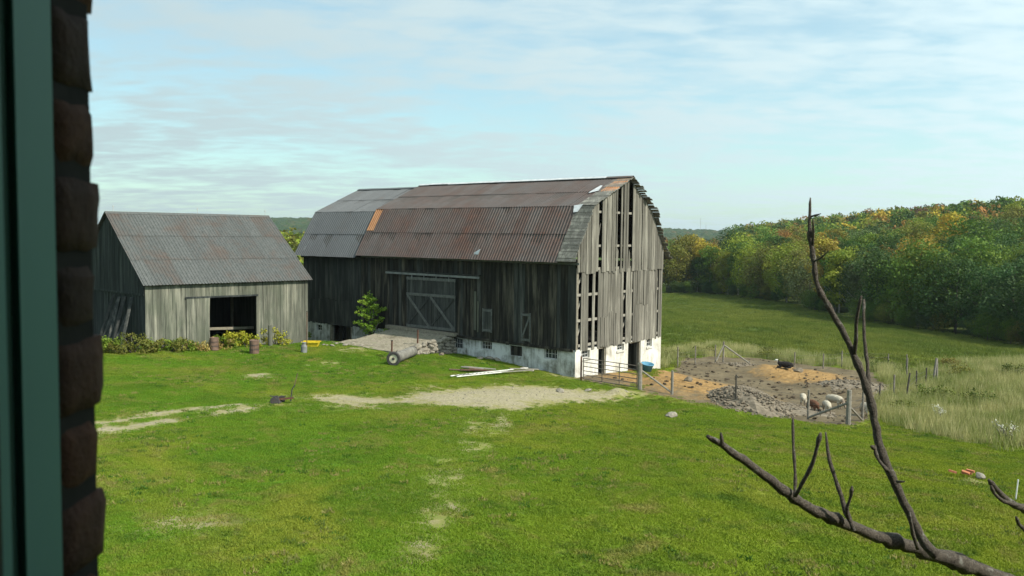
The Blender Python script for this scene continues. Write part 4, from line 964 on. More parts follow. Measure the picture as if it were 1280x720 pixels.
for j in vis:
    x, y, e = spots[j]; px = 640+FPX*x/y
    if nt_ >= 292: rest.append((x, y, SPH[j])); continue
    if e == 0: kd = pick({'dark': 6, 'mid': 3, 'pale': 1.5} if px > 1060 else {'mid': 3, 'olive': 2.6, 'lime': 3.5, 'pale': .6, 'gold': 1.0, 'dark': .7})
    elif y < 230: kd = pick({'dark': 4, 'mid': 4, 'pale': 1, 'lime': 1.6, 'olive': 2, 'gold': .7, 'rust': .5, 'pine': .5} if px > 1060 else {'mid': 2.5, 'lime': 3, 'olive': 2.5, 'gold': 1.6, 'rust': .8, 'wine': .4, 'dark': 1})
    else: kd = pick({'mid': 3.5, 'dark': 2.2, 'olive': 2.4, 'lime': 1.4, 'rust': 1.3, 'wine': .9, 'gold': .8, 'pale': .6})
    kd = FORCE.get(j, kd)
    if e == 0 and px > 1080 and kd not in ('dark', 'mid', 'pale'): kd = 'dark'
    tree(x, y, rnd.choice((.78, .9, 1.0, 1.08, 1.2))*rnd.uniform(.94, 1.06)*(1.0 if e else rnd.uniform(.8, 1.0)), kd, z=SPH[j], where=' at the edge of the field' if e == 0 else ' just behind the field-edge trees' if y < 230 else ' up on the wooded hillside'); nt_ += 1
print('wood trees', nt_, 'rest', len(rest))
# scattered low shrubs at the foot of the wood
for (a, b) in zip(edge_pts, edge_pts[1:]):
    for i in range(5):
        t = rnd.random(); x = a.x+(b.x-a.x)*t+rnd.uniform(-.6, .6); y = a.y+(b.y-a.y)*t+rnd.uniform(-.6, .6)
        sk = pick({'dark': 4, 'mid': 3, 'olive': 1, 'lime': .7}); o = tree(x, y, rnd.uniform(.22, .38), sk, var=rnd.choice([0, 1, 2, 5]), sz=.8, group='shrubs at the foot of the wood')
        o.name = 'shrub'; tag(o, 'low '+{'dark': 'dark green', 'mid': 'mid green', 'olive': 'olive brown', 'lime': 'yellow-green'}[sk]+' shrub at the foot of the wood by the field', 'shrub')
def crown_mass(name, label, cat, pts, nleaf, size, cols, seed):
    """far canopy nobody could count: crowns joined in one object"""
    rn = np.random.RandomState(seed); r_ = random.Random(seed); Vs = []; Fs = []; T = []; H = []; K = []; b = 0
    for (x, y, z, s_) in pts:
        V, F, t_, h_ = leaf_cloud(crown_blobs(r_, 12*s_, 8*s_, 2*s_, 12, 'round'), nleaf, size*s_, rn, .5)
        Vs.append(V+np.array([x, y, z])); Fs.append(F+b); b += len(V); T.append(t_); H.append(h_); K.append(np.full(len(F), rn.rand()))
    me = npmesh(name, np.concatenate(Vs), np.concatenate(Fs), {'tone': np.concatenate(T), 'hue': np.concatenate(H), 'kind_mix': np.concatenate(K)})
    n = NT(name+'_leaves', .7, .15); c = n.ramp(n.attr('kind_mix'), *cols); hsv = n.n('HueSaturation'); n.put(hsv.inputs['Color'], c); n.put(hsv.inputs['Hue'], n.rng(n.attr('hue'), 0, 1, .48, .52)); n.put(hsv.inputs['Value'], n.rng(n.attr('tone'), 0, 1, .5, 1.5)); n.base(hsv.outputs[0]); n.translucent(hsv.outputs[0], .25)
    for nd in n.t.nodes:
        if nd.type == 'VALTORGB': nd.color_ramp.interpolation = 'CONSTANT'
    return tag(link(name, me, n.m), label, cat, kind='stuff')
COLS = [(0, KIND['mid'][0]), (.28, KIND['dark'][0]), (.48, KIND['olive'][0]), (.66, KIND['lime'][0]), (.76, KIND['rust'][0]), (.86, KIND['wine'][0]), (.93, KIND['gold'][0])]
if rest: crown_mass('hilltop_wood', 'mixed autumn canopy covering the hill behind the field', 'wood', [(x, y, z-.1, rnd.uniform(.85, 1.15)) for x, y, z in rest], 420, 1.0, COLS, 5)
# wood seen between the shed and the barn, and low wood behind the far left
pts = []; pts2 = []
for k in range(150):
    y = rnd.uniform(170, 330); x = rnd.uniform(-.46, -.10)*y; pts.append((x, y, gz(x, y), rnd.uniform(.95, 1.2)))
for k in range(170):
    y = rnd.uniform(300, 950)**1.0; x = rnd.uniform(.13, .28)*y
    if in_wood(np.array([x]), np.array([y]))[0] or y > 300: pts2.append((x, y, gz(x, y), rnd.uniform(.45, .65)))
crown_mass('lowland_wood', 'hazy green wood beyond the field below the ridge', 'wood', pts2, 260, 1.1, COLS, 8)
crown_mass('valley_wood', 'yellow-green trees seen past the gap between shed and barn', 'wood', pts, 420, .8, [(0, KIND['lime'][0]), (.5, KIND['mid'][0]), (.8, KIND['olive'][0])], 6)
# far ridge canopy
gx = np.arange(-1150, 1000, 4.5); gy = np.arange(1250, 1790, 4.5); X, Y = np.meshgrid(gx, gy); cs = 9.5
bh = np.zeros(X.shape); bk = np.zeros(X.shape); r_ = np.random.RandomState(9); JX = r_.rand(400, 400); JY = r_.rand(400, 400); JH = r_.rand(400, 400); JK = r_.rand(400, 400)
ci = np.floor(X/cs).astype(int); cj = np.floor(Y/cs).astype(int)
for di in (-1, 0, 1):
    for dj in (-1, 0, 1):
        i_ = (ci+di) % 400; j_ = (cj+dj) % 400; ox = (ci+di+JX[j_, i_])*cs; oy = (cj+dj+JY[j_, i_])*cs; d = np.hypot(X-ox, Y-oy)
        h = (6+7*JH[j_, i_])*np.sqrt(np.clip(1-(d/8.0)**2, 0, 1)); up_ = h > bh; bk = np.where(up_, JK[j_, i_], bk); bh = np.maximum(bh, h)
Z = hz(X, Y)+bh; ny_, nx_ = X.shape; id_ = np.arange(nx_*ny_).reshape(ny_, nx_); F = np.stack([id_[:-1,:-1], id_[:-1,1:], id_[1:,1:], id_[1:,:-1]], -1).reshape(-1, 4)
me = npmesh('ridge_wood', np.stack([X, Y, Z], -1).reshape(-1, 3), F, {'kind_mix': bk.ravel()})
n = NT('ridge_wood_leaves', .9, .1); c = n.ramp(n.attr('kind_mix'), (0, (.028, .058, .018)), (.5, (.045, .080, .02)), (.85, (.075, .085, .025)), (1, (.10, .075, .025))); f = n.noise(n.pos(), .5, 4, .7); n.base(n.mix(n.rng(f, .3, .7, 0, .6), c, (.015, .03, .012))); n.bump(f, 1, 3)
tag(link('ridge_wood', me, n.m), 'distant green wooded ridge on the horizon', 'wood', kind='stuff')
for px, hgt in ((874, 34), (881, 22)):             # radio masts on the ridge
    x = (px-640)/FPX*1740; y = 1740; z = gz(x, y); mb = MB()
    for a in range(3): mb.tube([(math.cos(a*2.1)*.9, math.sin(a*2.1)*.9, 0), (math.cos(a*2.1)*.3, math.sin(a*2.1)*.3, hgt)], .13, 4)
    for q in range(1, 14): mb.tube([(math.cos(q*2.1)*.6, math.sin(q*2.1)*.6, hgt*q/14), (math.cos(q*2.1+2.1)*.6, math.sin(q*2.1+2.1)*.6, hgt*(q+1)/14)], .08, 4)
    o = mb.build('radio_mast', M['pale_metal']); o.location = (x, y, z); tag(o, 'taller thin radio mast on the distant ridge' if hgt > 30 else 'shorter thin radio mast on the distant ridge', 'mast')

# young tree by the barn ramp
def small_plant(name, loc, blobs, nleaf, size, col_, label, cat, group=None, stems=3, seed=1, bark='bark'):
    o = empty(name, loc); rn = np.random.RandomState(seed); V, F, t_, h_ = leaf_cloud(blobs, nleaf, size, rn, .2)
    me = npmesh('crown' if name.endswith('tree') else 'foliage', V, F, {'tone': t_, 'hue': h_}); k = link(me.name.split('.')[0], me, M['leaf'], o); k.color = (*col_, 1)
    r_ = random.Random(seed); mb = MB(); zt = max(b[2] for b in blobs)
    for q in range(stems):
        a = r_.uniform(0, 6.28); b = blobs[r_.randrange(len(blobs))]; mb.tube([(0, 0, -.15), (b[0]*.4, b[1]*.4, b[2]*.5), (b[0], b[1], b[2])], [.03+.012*zt, .02+.008*zt, .008], 6)
    mb.build('trunk' if name.endswith('tree') else 'stem', M[bark], o, True)
    return tag(o, label, cat, group)
r_ = random.Random(5); blobs = []
for k in range(15):                                # tiers of spreading branches, each a row of leaf sprays
    z0 = .5+2.6*k/14; ln = (1.75-1.3*(k/14))*r_.uniform(.6, 1.15); a_ = k*2.4+r_.uniform(-.4, .4)
    for q in range(5):
        t = (q+1)/5; blobs.append((math.cos(a_)*ln*t+r_.uniform(-.08, .08), math.sin(a_)*ln*t+r_.uniform(-.08, .08), z0+.45*t*ln*r_.uniform(.6, 1.1), .27*(1.2-.6*t)+.04, .27*(1.2-.6*t)+.04, .12))
for q in range(4): blobs.append((r_.uniform(-.1, .1), r_.uniform(-.1, .1), 3.0+.17*q, .2-.03*q, .2-.03*q, .16))
yp = bl(-1.1, 16.0, 0)
small_plant('young_tree', (yp.x, yp.y, gz(yp.x, yp.y)), blobs, 3000, .125, (.17, .27, .028), 'young bright green tree beside the barn ramp', 'tree', stems=9, seed=3)
# weeds along the shed
wi = 0
WEEDS = [(134,440,.75,'g'),(150,441,.8,'d'),(166,441,.85,'d'),(182,440,.7,'d'),(198,439,.7,'g'),(214,439,.62,'d'),(230,438,.6,'g'),(248,437,.55,'o'),(284,434,.75,'g'),(298,434,.95,'y'),(310,434,.85,'y'),(333,431,1.15,'y'),(345,431,1.2,'y'),(357,431,1.0,'y'),(368,430,.9,'y'),(376,429,.7,'g'),(272,436,.6,'o'),(120,440,.8,'g')]
WC = {'g': ((.14, .20, .022), 'low green weed clump along the foot of the shed'), 'd': ((.13, .135, .025), 'brownish-green weed clump along the foot of the shed'), 'o': ((.26, .20, .06), 'tan dried weed clump along the foot of the shed'), 'y': ((.30, .30, .025), 'yellow goldenrod clump along the shed front')}
for px, py, h, k in WEEDS:
    q = gp(px, py); r_ = random.Random(wi); h *= r_.uniform(.7, 1.2); blobs = [(r_.uniform(-.7, .7), r_.uniform(-.4, .4), h*r_.uniform(.1, .9), .26, .24, .22) for _ in range(13)]
    small_plant('weed_clump', q, blobs, 620, .12, WC[k][0], WC[k][1], 'weeds', 'weeds along the shed '+k, stems=6, seed=70+wi); wi += 1
# white flowers in the meadow
for i, (px, py) in enumerate([(1173,527),(1254,548),(1262,552)]):
    q = gp(px, py); r_ = random.Random(i); blobs = [(r_.uniform(-.35, .35), r_.uniform(-.3, .3), r_.uniform(.35, .75), .12, .12, .08) for _ in range(14)]
    small_plant('white_flowers', q, blobs, 110 if i == 0 else 40, .07, (.60, .60, .52), 'white flowering weed in the tall meadow grass', 'flowers', 'white meadow flowers', stems=10, seed=90+i)
# meadow scrub clumps
for i, (px, py, h, c_) in enumerate([(1200,472,.9,(.16,.16,.03)),(1090,452,.7,(.10,.11,.02)),(1100,462,.6,(.06,.09,.02)),(960,447,.6,(.12,.13,.025)),(1190,460,.8,(.17,.14,.03)),(1262,470,.9,(.09,.11,.02)),(1165,500,.8,(.10,.13,.02)),(1225,505,.8,(.09,.12,.02)),(1130,515,.6,(.10,.12,.02)),(845,447,.6,(.11,.13,.03)),(880,443,.7,(.13,.13,.03)),(955,441,.6,(.10,.12,.02))]):
    q = gp(px, py); r_ = random.Random(i+30); blobs = [(r_.uniform(-.9, .9), r_.uniform(-.7, .7), h*r_.uniform(.15, .8), .4, .38, .26) for _ in range(12)]
    small_plant('meadow_bush', q, blobs, 520, .14, c_, 'low scruffy green bush in the rough grass round the barnyard', 'bush', 'bushes round the barnyard', stems=6, seed=120+i)

# ------------------------------------------------------------------ fences, gate and posts
def post(parent, x, y, h, r0=.06, mat='post', lean=0.0, square=False, name='post'):
    z = gz(x, y); dx = h*math.sin(lean)
    if square: return MB().bar((x, y, z-.35), (x+dx, y, z+h), r0*2, r0*2).build(name, M[mat], parent)
    return MB().tube([(x, y, z-.35), (x+dx*.5, y, z+h*.5), (x+dx, y+.01, z+h)], [r0*1.05, r0, r0*.92], 9).build(name, M[mat], parent)
def wires(parent, P, heights):
    for h in heights:
        mb = MB(); 
        for a, b in zip(P, P[1:]):
            m_ = (a+b)*.5; mb.tube([(a.x, a.y, a.z+h), (m_.x, m_.y, m_.z+h-.05), (b.x, b.y, b.z+h)], .006, 4, False)
        mb.build('wire', M['wire'], parent)
# tubular gate
ga = gp(729, 476); gb = gp(796, 487)
gate = empty('farm_gate', (0, 0, 0)); tag(gate, 'rusty tubular metal farm gate at the barn corner', 'gate')
mb = MB(); za = ga.z+.12; zb = gb.z+.12; GH = 1.15
def gpnt(t, h): return Vector((ga.x+(gb.x-ga.x)*t, ga.y+(gb.y-ga.y)*t, za+(zb-za)*t+h))
for h in (0, .22, .45, .70, .94, GH): MB().tube([gpnt(0, h), gpnt(1, h)], .022, 8).build('rail', M['gate_steel'], gate)
for t in (0, .36, .68, 1): MB().tube([gpnt(t, -.02), gpnt(t, GH)], .024, 8).build('upright', M['gate_steel'], gate)
pf = empty('gate_post_fence', (0, 0, 0)); tag(pf, 'stout grey gatepost with slanting brace pole and second post by the gate', 'fence')
gbx = gb.x+.16; post(pf, gbx, gb.y, 1.38, .12, 'post_grey'); q = gp(840, 493); post(pf, q.x, q.y, 1.25, .07, 'post_grey')
MB().tube([(gbx+.1, gb.y, gz(gbx, gb.y)+1.0), (q.x-.05, q.y, q.z+.12)], .05, 8).build('brace_pole', M['post_grey'], pf)
rock('rope_knot', (gbx-.02, gb.y-.02, gz(gbx, gb.y)+1.35), (.28, .26, .28), pf); 
hp = empty('hinge_post', (0, 0, 0)); post(hp, ga.x-.12, ga.y+.05, 1.35, .05, 'rust_iron'); tag(hp, 'thin rusty hinge post against the barn corner', 'post')
# near fence along the lawn
nf = empty('barnyard_fence', (0, 0, 0)); tag(nf, 'wire fence on odd posts along the edge of lawn and barnyard', 'fence')
a = gp(919.5, 507); post(nf, a.x, a.y, 1.58, .045, 'post_dark'); MB().bar((a.x-.07, a.y, a.z+1.46), (a.x+.08, a.y, a.z+1.47), .07, .10).build('cross_cleat', M['post_dark'], nf)
b = gp(1010, 524); post(nf, b.x, b.y, 1.42, .055, 'post'); c_ = gp(1060, 531); post(nf, c_.x, c_.y, 1.62, .115, 'post_grey', .01); d = gp(1078, 526); post(nf, d.x, d.y, 1.45, .06, 'post')
MB().tube([(b.x, b.y, b.z+.08), (c_.x-.08, c_.y, c_.z+1.0)], .055, 8).build('brace_pole', M['post_grey'], nf)
MB().tube([(c_.x+.05, c_.y+.05, c_.z+.85), (d.x-.03, d.y, d.z+.05)], .05, 8).build('brace_pole', M['post'], nf)
wires(nf, [q, a, b, c_, d], (.4, .75, 1.1))
# right fence running back
rf = empty('barnyard_fence', (0, 0, 0)); tag(rf, 'wire fence of leaning thin posts between barnyard and tall grass', 'fence'); P = [d]
for px, py, h, r0, le, mt in [(1099,503,1.15,.05,.02,'post_dark'),(1117,500,1.55,.055,0,'post'),(1132,501,1.7,.055,.12,'post_dark'),(1145,488,1.3,.05,0,'post_dark'),(1157,483,1.25,.05,.02,'post_dark'),(1166,481,1.85,.075,.10,'post_grey'),(1171,480,1.75,.07,-.03,'post_grey'),(1133,476,1.6,.045,.02,'post')]:
    p_ = gp(px, py); post(rf, p_.x, p_.y, h, r0, mt, le); 
    if px != 1133: P.append(p_)
wires(rf, P, (.4, .75, 1.05))
# far fence behind the yard
ff = empty('barnyard_fence', (0, 0, 0)); tag(ff, 'wire fence of slim posts between barnyard and open field', 'fence'); P = []
for px, py, h in [(847,459,1.55),(869,456,1.45),(894,455,1.5),(904,455,1.75),(993,462,1.35),(1029,461,1.2),(1052,459,1.3),(1110,459,1.1),(1133,462,1.2)]:
    p_ = gp(px, py); P.append(p_); post(ff, p_.x, p_.y, h, .05 if px != 904 else .07, 'post')
wires(ff, P, (.4, .8, 1.1))
p0, p1, p2 = P[2], P[3], gp(937, 456); MB().tube([(p1.x, p1.y-.08, p1.z+1.5), (p0.x+.05, p0.y-.06, p0.z+.25)], .055, 7).build('brace_pole', M['pale_beam'], ff)
MB().tube([(p1.x, p1.y-.08, p1.z+1.5), (p2.x, p2.y, p2.z+.1)], .06, 7).build('brace_pole', M['post_grey'], ff); post(ff, p2.x, p2.y, .3, .05, 'post')

# ------------------------------------------------------------------ barnyard heaps, stones, animals
def heap(name, label, cat, px, py, rx, ry, h, nst, smin, smax, seed, mound=True):
    o = empty(name, gp(px, py)); r_ = random.Random(seed); c0 = gp(px, py); wx = abs(gp(px+rx, py).x-c0.x); wy = abs(gp(px, py-ry).y-gp(px, py+ry).y)/2
    mb = MB(); K = 14; rings = 6
    V = [(0, 0, h*.82)]; F = []
    for i in range(1, rings+1):
        for k in range(K):
            a = 6.2832*k/K; t = i/rings; x = math.cos(a)*wx*t*r_.uniform(.9, 1.1); y = math.sin(a)*wy*t*r_.uniform(.9, 1.1); zz = gz(c0.x+x, c0.y+y)-c0.z
            V.append((x, y, zz+(h*.82*(1-t*t)**1.3 if i < rings else -.1)*r_.uniform(.7, 1.2)))
    for k in range(K): F.append((0, 1+k, 1+(k+1) % K))
    for i in range(rings-1):
        for k in range(K): a = 1+i*K+k; b = 1+i*K+(k+1) % K; F.append((a, a+K, b+K, b))
    mb.add(V, F).build('mound', M['stone_dark'], o)
    # the loose stones, too many to pick apart
    bm_v = []; bm_f = []
    for _ in range(nst):
        t = r_.random()**.75*1.08; a = r_.uniform(0, 6.28); x = math.cos(a)*wx*t; y = math.sin(a)*wy*t; zz = gz(c0.x+x, c0.y+y)-c0.z+max(0, h*.85*(1-min(1, t*t))**1.3); s_ = r_.uniform(smin, smax)
        me = r_.choice(ROCKS_D); rot = Matrix.Rotation(r_.uniform(0, 6.28), 3, 'Z') @ Matrix.Rotation(r_.uniform(-.6, .6), 3, 'X'); b = len(bm_v)
        for v_ in me.vertices: bm_v.append(rot @ Vector((v_.co.x*s_*1.2, v_.co.y*s_, v_.co.z*s_*.75)) + Vector((x, y, zz+s_*.1)))
        for p_ in me.polygons: bm_f.append(tuple(i+b for i in p_.vertices))
    k = MB().add(bm_v, bm_f).build('loose_stones', M['stone_dark'] if seed != 3 else M['stone'], o); k['kind'] = 'stuff'
    return tag(o, label, cat)
heap('rubble_heap', 'pointed heap of grey rubble in the barnyard by a dark post', 'heap', 934, 503, 34, 9, .85, 900, .07, .20, 2)
heap('rubble_heap', 'low dark spread of clods trailing right of the rubble heap', 'heap', 985, 510, 40, 7, .22, 160, .07, .2, 4)
heap('manure_bank', 'long dark trampled manure bank in front of the straw mound', 'heap', 1058, 485, 62, 7, .55, 330, .07, .24, 6)
heap('manure_bank', 'dark trampled manure strip behind the yard toward the field', 'heap', 925, 459, 45, 4, .3, 170, .08, .24, 8)
heap('clod_pile', 'small tan earth pile on the grass below the gate', 'heap', 778, 493, 15, 3, .22, 60, .05, .14, 3)
o = rock('field_boulder', gp(839, 521)+Vector((0, 0, .06)), (.75, .6, .38)); tag(o, 'single grey field stone lying on the open lawn', 'stone')
o = rock('brown_clod', top_at(860, 484)+Vector((0, 0, .1)), (.7, .55, .55), None, ROCKS_D); tag(o, 'brown clod sitting on the straw near the gateposts', 'clod')
o = rock('brown_clod', top_at(998, 470)+Vector((0, 0, .12)), (.9, .6, .5), None, ROCKS_D); tag(o, 'dark clod sitting on top of the orange straw mound', 'clod')
def scatter(name, label, cat, mat, spots_, smin, smax, seed):
    r_ = random.Random(seed); V = []; F = []
    for (x, y, z) in spots_:
        s_ = smin+(smax-smin)*r_.random()**2.2; me = r_.choice(ROCKS_D); rot = Matrix.Rotation(r_.uniform(0, 6.28), 3, 'Z') @ Matrix.Rotation(r_.uniform(-.5, .5), 3, 'X'); b = len(V)
        for v_ in me.vertices: V.append(rot @ Vector((v_.co.x*s_*1.3, v_.co.y*s_, v_.co.z*s_*.6)) + Vector((x, y, z+s_*.08)))
        for p_ in me.polygons: F.append(tuple(i+b for i in p_.vertices))
    return tag(MB().add(V, F).build(name, mat), label, cat, kind='stuff')
M['muck'] = plain('churned_muck', (.060, .046, .030), .95, .45, 5, 0, .5, .03)
yv = np.argwhere((Y_ > .75) & (np.abs(XX) < 60)); rr_ = np.random.RandomState(3); pk = yv[rr_.choice(len(yv), min(len(yv), 900), replace=False)]
pk = [q for q in pk if vnoise(np.array([XX[q[0], q[1]]]), np.array([YY[q[0], q[1]]]), 2.6, 71)[0] > .42]
scatter('barnyard_muck', 'dark churned clods strewn over the barnyard soil', 'clods', M['muck'], [(XX[i, j]+rr_.uniform(-.3, .3), YY[i, j]+rr_.uniform(-.3, .3), ZZ[i, j]) for i, j in pk], .06, .34, 5)
dv_ = np.argwhere((D_ > .5) & (np.abs(XX) < 60)); pk = dv_[rr_.choice(len(dv_), min(len(dv_), 700), replace=False)]
scatter('yard_gravel', 'loose pebbles on the bare patches of the yard', 'gravel', M['stone'], [(XX[i, j]+rr_.uniform(-.2, .2), YY[i, j]+rr_.uniform(-.2, .2), ZZ[i, j]) for i, j in pk], .02, .085, 6)
# sheep
def sheep_mesh(name, mats, grazing=True, lying=False):
    J = [(-.40, 0, .58, .20), (-.2, 0, .59, .235), (.08, 0, .59, .245), (.32, 0, .59, .21), (.50, 0, .60 if grazing else .72, .125)]
    J += [(.64, 0, .42, .085), (.70, 0, .28, .075), (.76, 0, .17, .05)] if grazing else [(.58, 0, .86, .095), (.68, 0, .88, .08), (.80, 0, .82, .05)]
    E = [(i, i+1) for i in range(7)]; hd = 5
    def add(p, par): J.append(p); E.append((par, len(J)-1)); return len(J)-1
    for s_ in (-1, 1):
        a = add((-.40, .13*s_, .42, .10), 0)
        if lying: b = add((-.25, .22*s_, .36, .06), a); add((-.05, .24*s_, .36, .04), b)
        else: b = add((-.47, .13*s_, .25, .045), a); c2 = add((-.43, .13*s_, .08, .036), b); add((-.41, .13*s_, .0, .04), c2)
        a = add((.33, .12*s_, .42, .09), 3)
        if lying: b = add((.42, .2*s_, .36, .05), a); add((.60, .2*s_, .36, .04), b)
        else: b = add((.34, .12*s_, .24, .042), a); c2 = add((.33, .12*s_, .08, .034), b); add((.345, .12*s_, .0, .04), c2)
        h = J[hd]; add((h[0]-.02, .125*s_, h[2]+.02, .026), hd)
    add((-.58, 0, .46, .045), 0); add((-.52, 0, .57, .12), 0)
    bm = bmesh.new()
    for j in J: bmesh.ops.create_uvsphere(bm, u_segments=14, v_segments=9, radius=j[3], matrix=Matrix.Translation(j[:3]))
    for i, k in E:
        A = Vector(J[i][:3]); B = Vector(J[k][:3]); dv = B-A
        bmesh.ops.create_cone(bm, cap_ends=True, segments=14, radius1=J[i][3], radius2=J[k][3], depth=dv.length, matrix=Matrix.Translation((A+B)/2) @ dv.to_track_quat('Z', 'Y').to_matrix().to_4x4())
    me = bpy.data.meshes.new(name); bm.to_mesh(me); bm.free(); o = bpy.data.objects.new(name, me); C.objects.link(o)
    rm = o.modifiers.new('remesh', 'REMESH'); rm.mode = 'VOXEL'; rm.voxel_size = .022; sm_ = o.modifiers.new('smooth', 'SMOOTH'); sm_.iterations = 3
    dg = bpy.context.evaluated_depsgraph_get(); m2 = bpy.data.meshes.new_from_object(o.evaluated_get(dg)); bpy.data.objects.remove(o); m2.name = name
    m2.materials.clear()
    for m_ in mats: m2.materials.append(m_)
    for p_ in m2.polygons:
        c2 = p_.center; p_.use_smooth = True
        face = (c2.x > .57) if grazing else (c2.x > .55 and c2.z > .7)
        p_.material_index = 1 if (c2.z < .30 and not lying and c2.x < .55) or face else 0
    return m2
def wool(name, col): 
    n = NT(name, .95, .1); f = n.noise(n.objco(), 22, 4, .7); n.base(n.mix(n.rng(f, .3, .7), gray(.72, col), gray(1.1, col))); n.bump(f, 1.0, .04); return n.m
WH = wool('cream_wool', (.46, .415, .325)); BR = wool('brown_wool', (.13, .065, .04)); FC = plain('sheep_face', (.20, .16, .12)); FB = plain('dark_face', (.05, .035, .03)); BK = wool('black_wool', (.025, .023, .022)); WF_ = plain('white_face', (.60, .58, .52))
for nm, px, py, rz, sc, mats, grz, ly, lab in [
    ('sheep', 1003.5, 506.5, 1.3, .80, (WH, FC), True, False, 'cream sheep grazing apart from the others in the barnyard'),
    ('sheep', 1016, 515.5, 1.75, .80, (BR, FB), True, False, 'brown sheep standing among the cream sheep'),
    ('sheep', 1033, 517, 1.45, .82, (WH, FC), True, False, 'cream sheep standing behind the slanting rail beside the brown sheep'),
    ('sheep', 1043, 510.5, -1.0, .95, (WH, FC), True, False, 'larger cream sheep with its side turned behind the thick post'),
    ('sheep', 1082, 520, 1.6, .85, (WH, FC), True, False, 'cream sheep half hidden behind the short corner post')]:
    o = link('sheep', sheep_mesh("sheep", mats, grz, ly)); q = gp(px, py); o.location = q; o.rotation_euler = (0, 0, rz); o.scale = (sc,)*3; tag(o, lab, 'sheep', 'sheep in the barnyard')
o = link('goat', sheep_mesh('goat', (BK, WF_), False, True)); q = top_at(981, 468); o.location = (q.x, q.y, q.z-.22); o.rotation_euler = (0, 0, 2.7); o.scale = (.95,)*3; tag(o, 'black animal with pale face lying at the top of the straw mound', 'goat')
# blue tub
q = gp(808, 464); tub = MB(); K = 14; prof = [(.22, 0), (.30, .34), (.33, .36), (.33, .39), (.29, .39), (.21, .05)]; V = []; F = []
for i, (r0, zz) in enumerate(prof):
    for k in range(K): a = 6.2832*k/K; V.append((math.cos(a)*r0, math.sin(a)*r0, zz))
for i in range(len(prof)-1):
    for k in range(K): F.append((i*K+k, i*K+(k+1) % K, (i+1)*K+(k+1) % K, (i+1)*K+k))
F += [tuple(range(K-1, -1, -1)), tuple((len(prof)-1)*K+k for k in range(K))]
o = tub.add(V, F).build('plastic_tub', M['blue_tub'], None, True); o.location = q; o.scale = (1.3,)*3; o.rotation_euler = (.15, .1, 0); tag(o, 'blue plastic tub by the barn gable wall', 'tub')

# ------------------------------------------------------------------ yard clutter
# roller on a wheel beside the ramp
ro = empty('land_roller', gp(492, 457)); tag(ro, 'grey drum roller with one cream-hubbed tyre beside the ramp', 'roller')
RD = (gp(530, 441)-gp(492, 457)); RD.z *= .8; ax = RD.normalized(); LN = RD.length
def disc(parent, name, mat, c_, r0, r1, wd, K=22):
    u = ax.orthogonal().normalized(); v_ = ax.cross(u); V = []; F = []; pr = [(r1, -wd/2), (r0*.93, -wd/2), (r0, -wd*.25), (r0, wd*.25), (r0*.93, wd/2), (r1, wd/2)]
    for (r_2, d_) in pr:
        for k in range(K): a = 6.2832*k/K; V.append(c_+ax*d_+(u*math.cos(a)+v_*math.sin(a))*r_2)
    n_ = len(pr)
    for i in range(n_):
        for k in range(K): F.append((i*K+k, i*K+(k+1) % K, ((i+1) % n_)*K+(k+1) % K, ((i+1) % n_)*K+k))
    return MB().add(V, F).build(name, mat, parent)
wc = Vector((0, 0, .38)); whl = empty('wheel', (0, 0, 0), 0, ro); disc(whl, 'tyre', M['rubber'], wc, .40, .25, .17); disc(whl, 'rim', M['cream_rim'], wc, .25, .085, .10); disc(whl, 'hub', M['dark_iron'], wc, .082, .01, .16, 12)
MB().tube([wc+ax*.14, wc+ax*(LN*.6)], .29, 20).build('drum', M['drum_grey'], ro, False); MB().tube([wc-ax*.1, wc+ax*(LN*.68)], .04, 8).build('axle', M['dark_iron'], ro)
disc(ro, 'end_ring', M['dark_iron'], wc+ax*(LN*.6), .31, .22, .08)
for px, py, h, lb in ((489.5, 447, 1.0, 'short rusty iron stake standing behind the roller wheel'), (530.5, 436, .85, 'short rusty iron stake standing on the ramp edge'), (383.5, 437, 2.3, 'tall thin rusty stake at the shed corner')):
    q = gp(px, py) if px != 530.5 else bl(-2.6, 9.95, 1.3); o = empty('iron_stake', q); MB().tube([(0, 0, -.3), (.02, 0, h)], .05 if h < 2 else .025, 8).build('shaft', M['rust_iron'], o); MB().tube([(.02, 0, h-.02), (.02, 0, h+.02)], .065 if h < 2 else .035, 8).build('cap', M['dark_iron'], o); tag(o, lb, 'stake')
def can(name, px, py, prof, mat, label, cat, sc=1, tilt=0, band=None):
    q = gp(px, py); V = []; F = []; K = 16
    for r0, zz in prof:
        for k in range(K): a = 6.2832*k/K; V.append((math.cos(a)*r0, math.sin(a)*r0, zz))
    for i in range(len(prof)-1):
        for k in range(K): F.append((i*K+k, i*K+(k+1) % K, (i+1)*K+(k+1) % K, (i+1)*K+k))
    F += [tuple(range(K-1, -1, -1)), tuple((len(prof)-1)*K+k for k in range(K))]
    o = empty(name, q); b = MB().add(V, F).build('body', mat, o, False)
    if band:
        for zz in band: MB().tube([(0, 0, zz-.015), (0, 0, zz+.015)], prof[1][0]+.012, 16).build('hoop', M['dark_iron'], o)
    o.scale = (sc,)*3; o.rotation_euler = (tilt, 0, 0); return tag(o, label, cat)
BAR = [(.26, 0), (.28, .03), (.28, .80), (.26, .83), (.24, .78)]
can('rusty_barrel', 318, 442, BAR, M['barrel'], 'rusty barrel standing right of the shed doorway', 'barrel', .95, .05, (.28, .55)); can('rusty_barrel', 267.5, 438, BAR, M['barrel'], 'rusty barrel at the left side of the shed doorway', 'barrel', .9, -.04, (.28, .55))
can('milk_can', 380, 441, [(.17, 0), (.18, .03), (.18, .38), (.11, .50), (.11, .58), (.14, .60), (.13, .62)], M['track'], 'grey metal milk can on the grass by the shed corner', 'milk can')
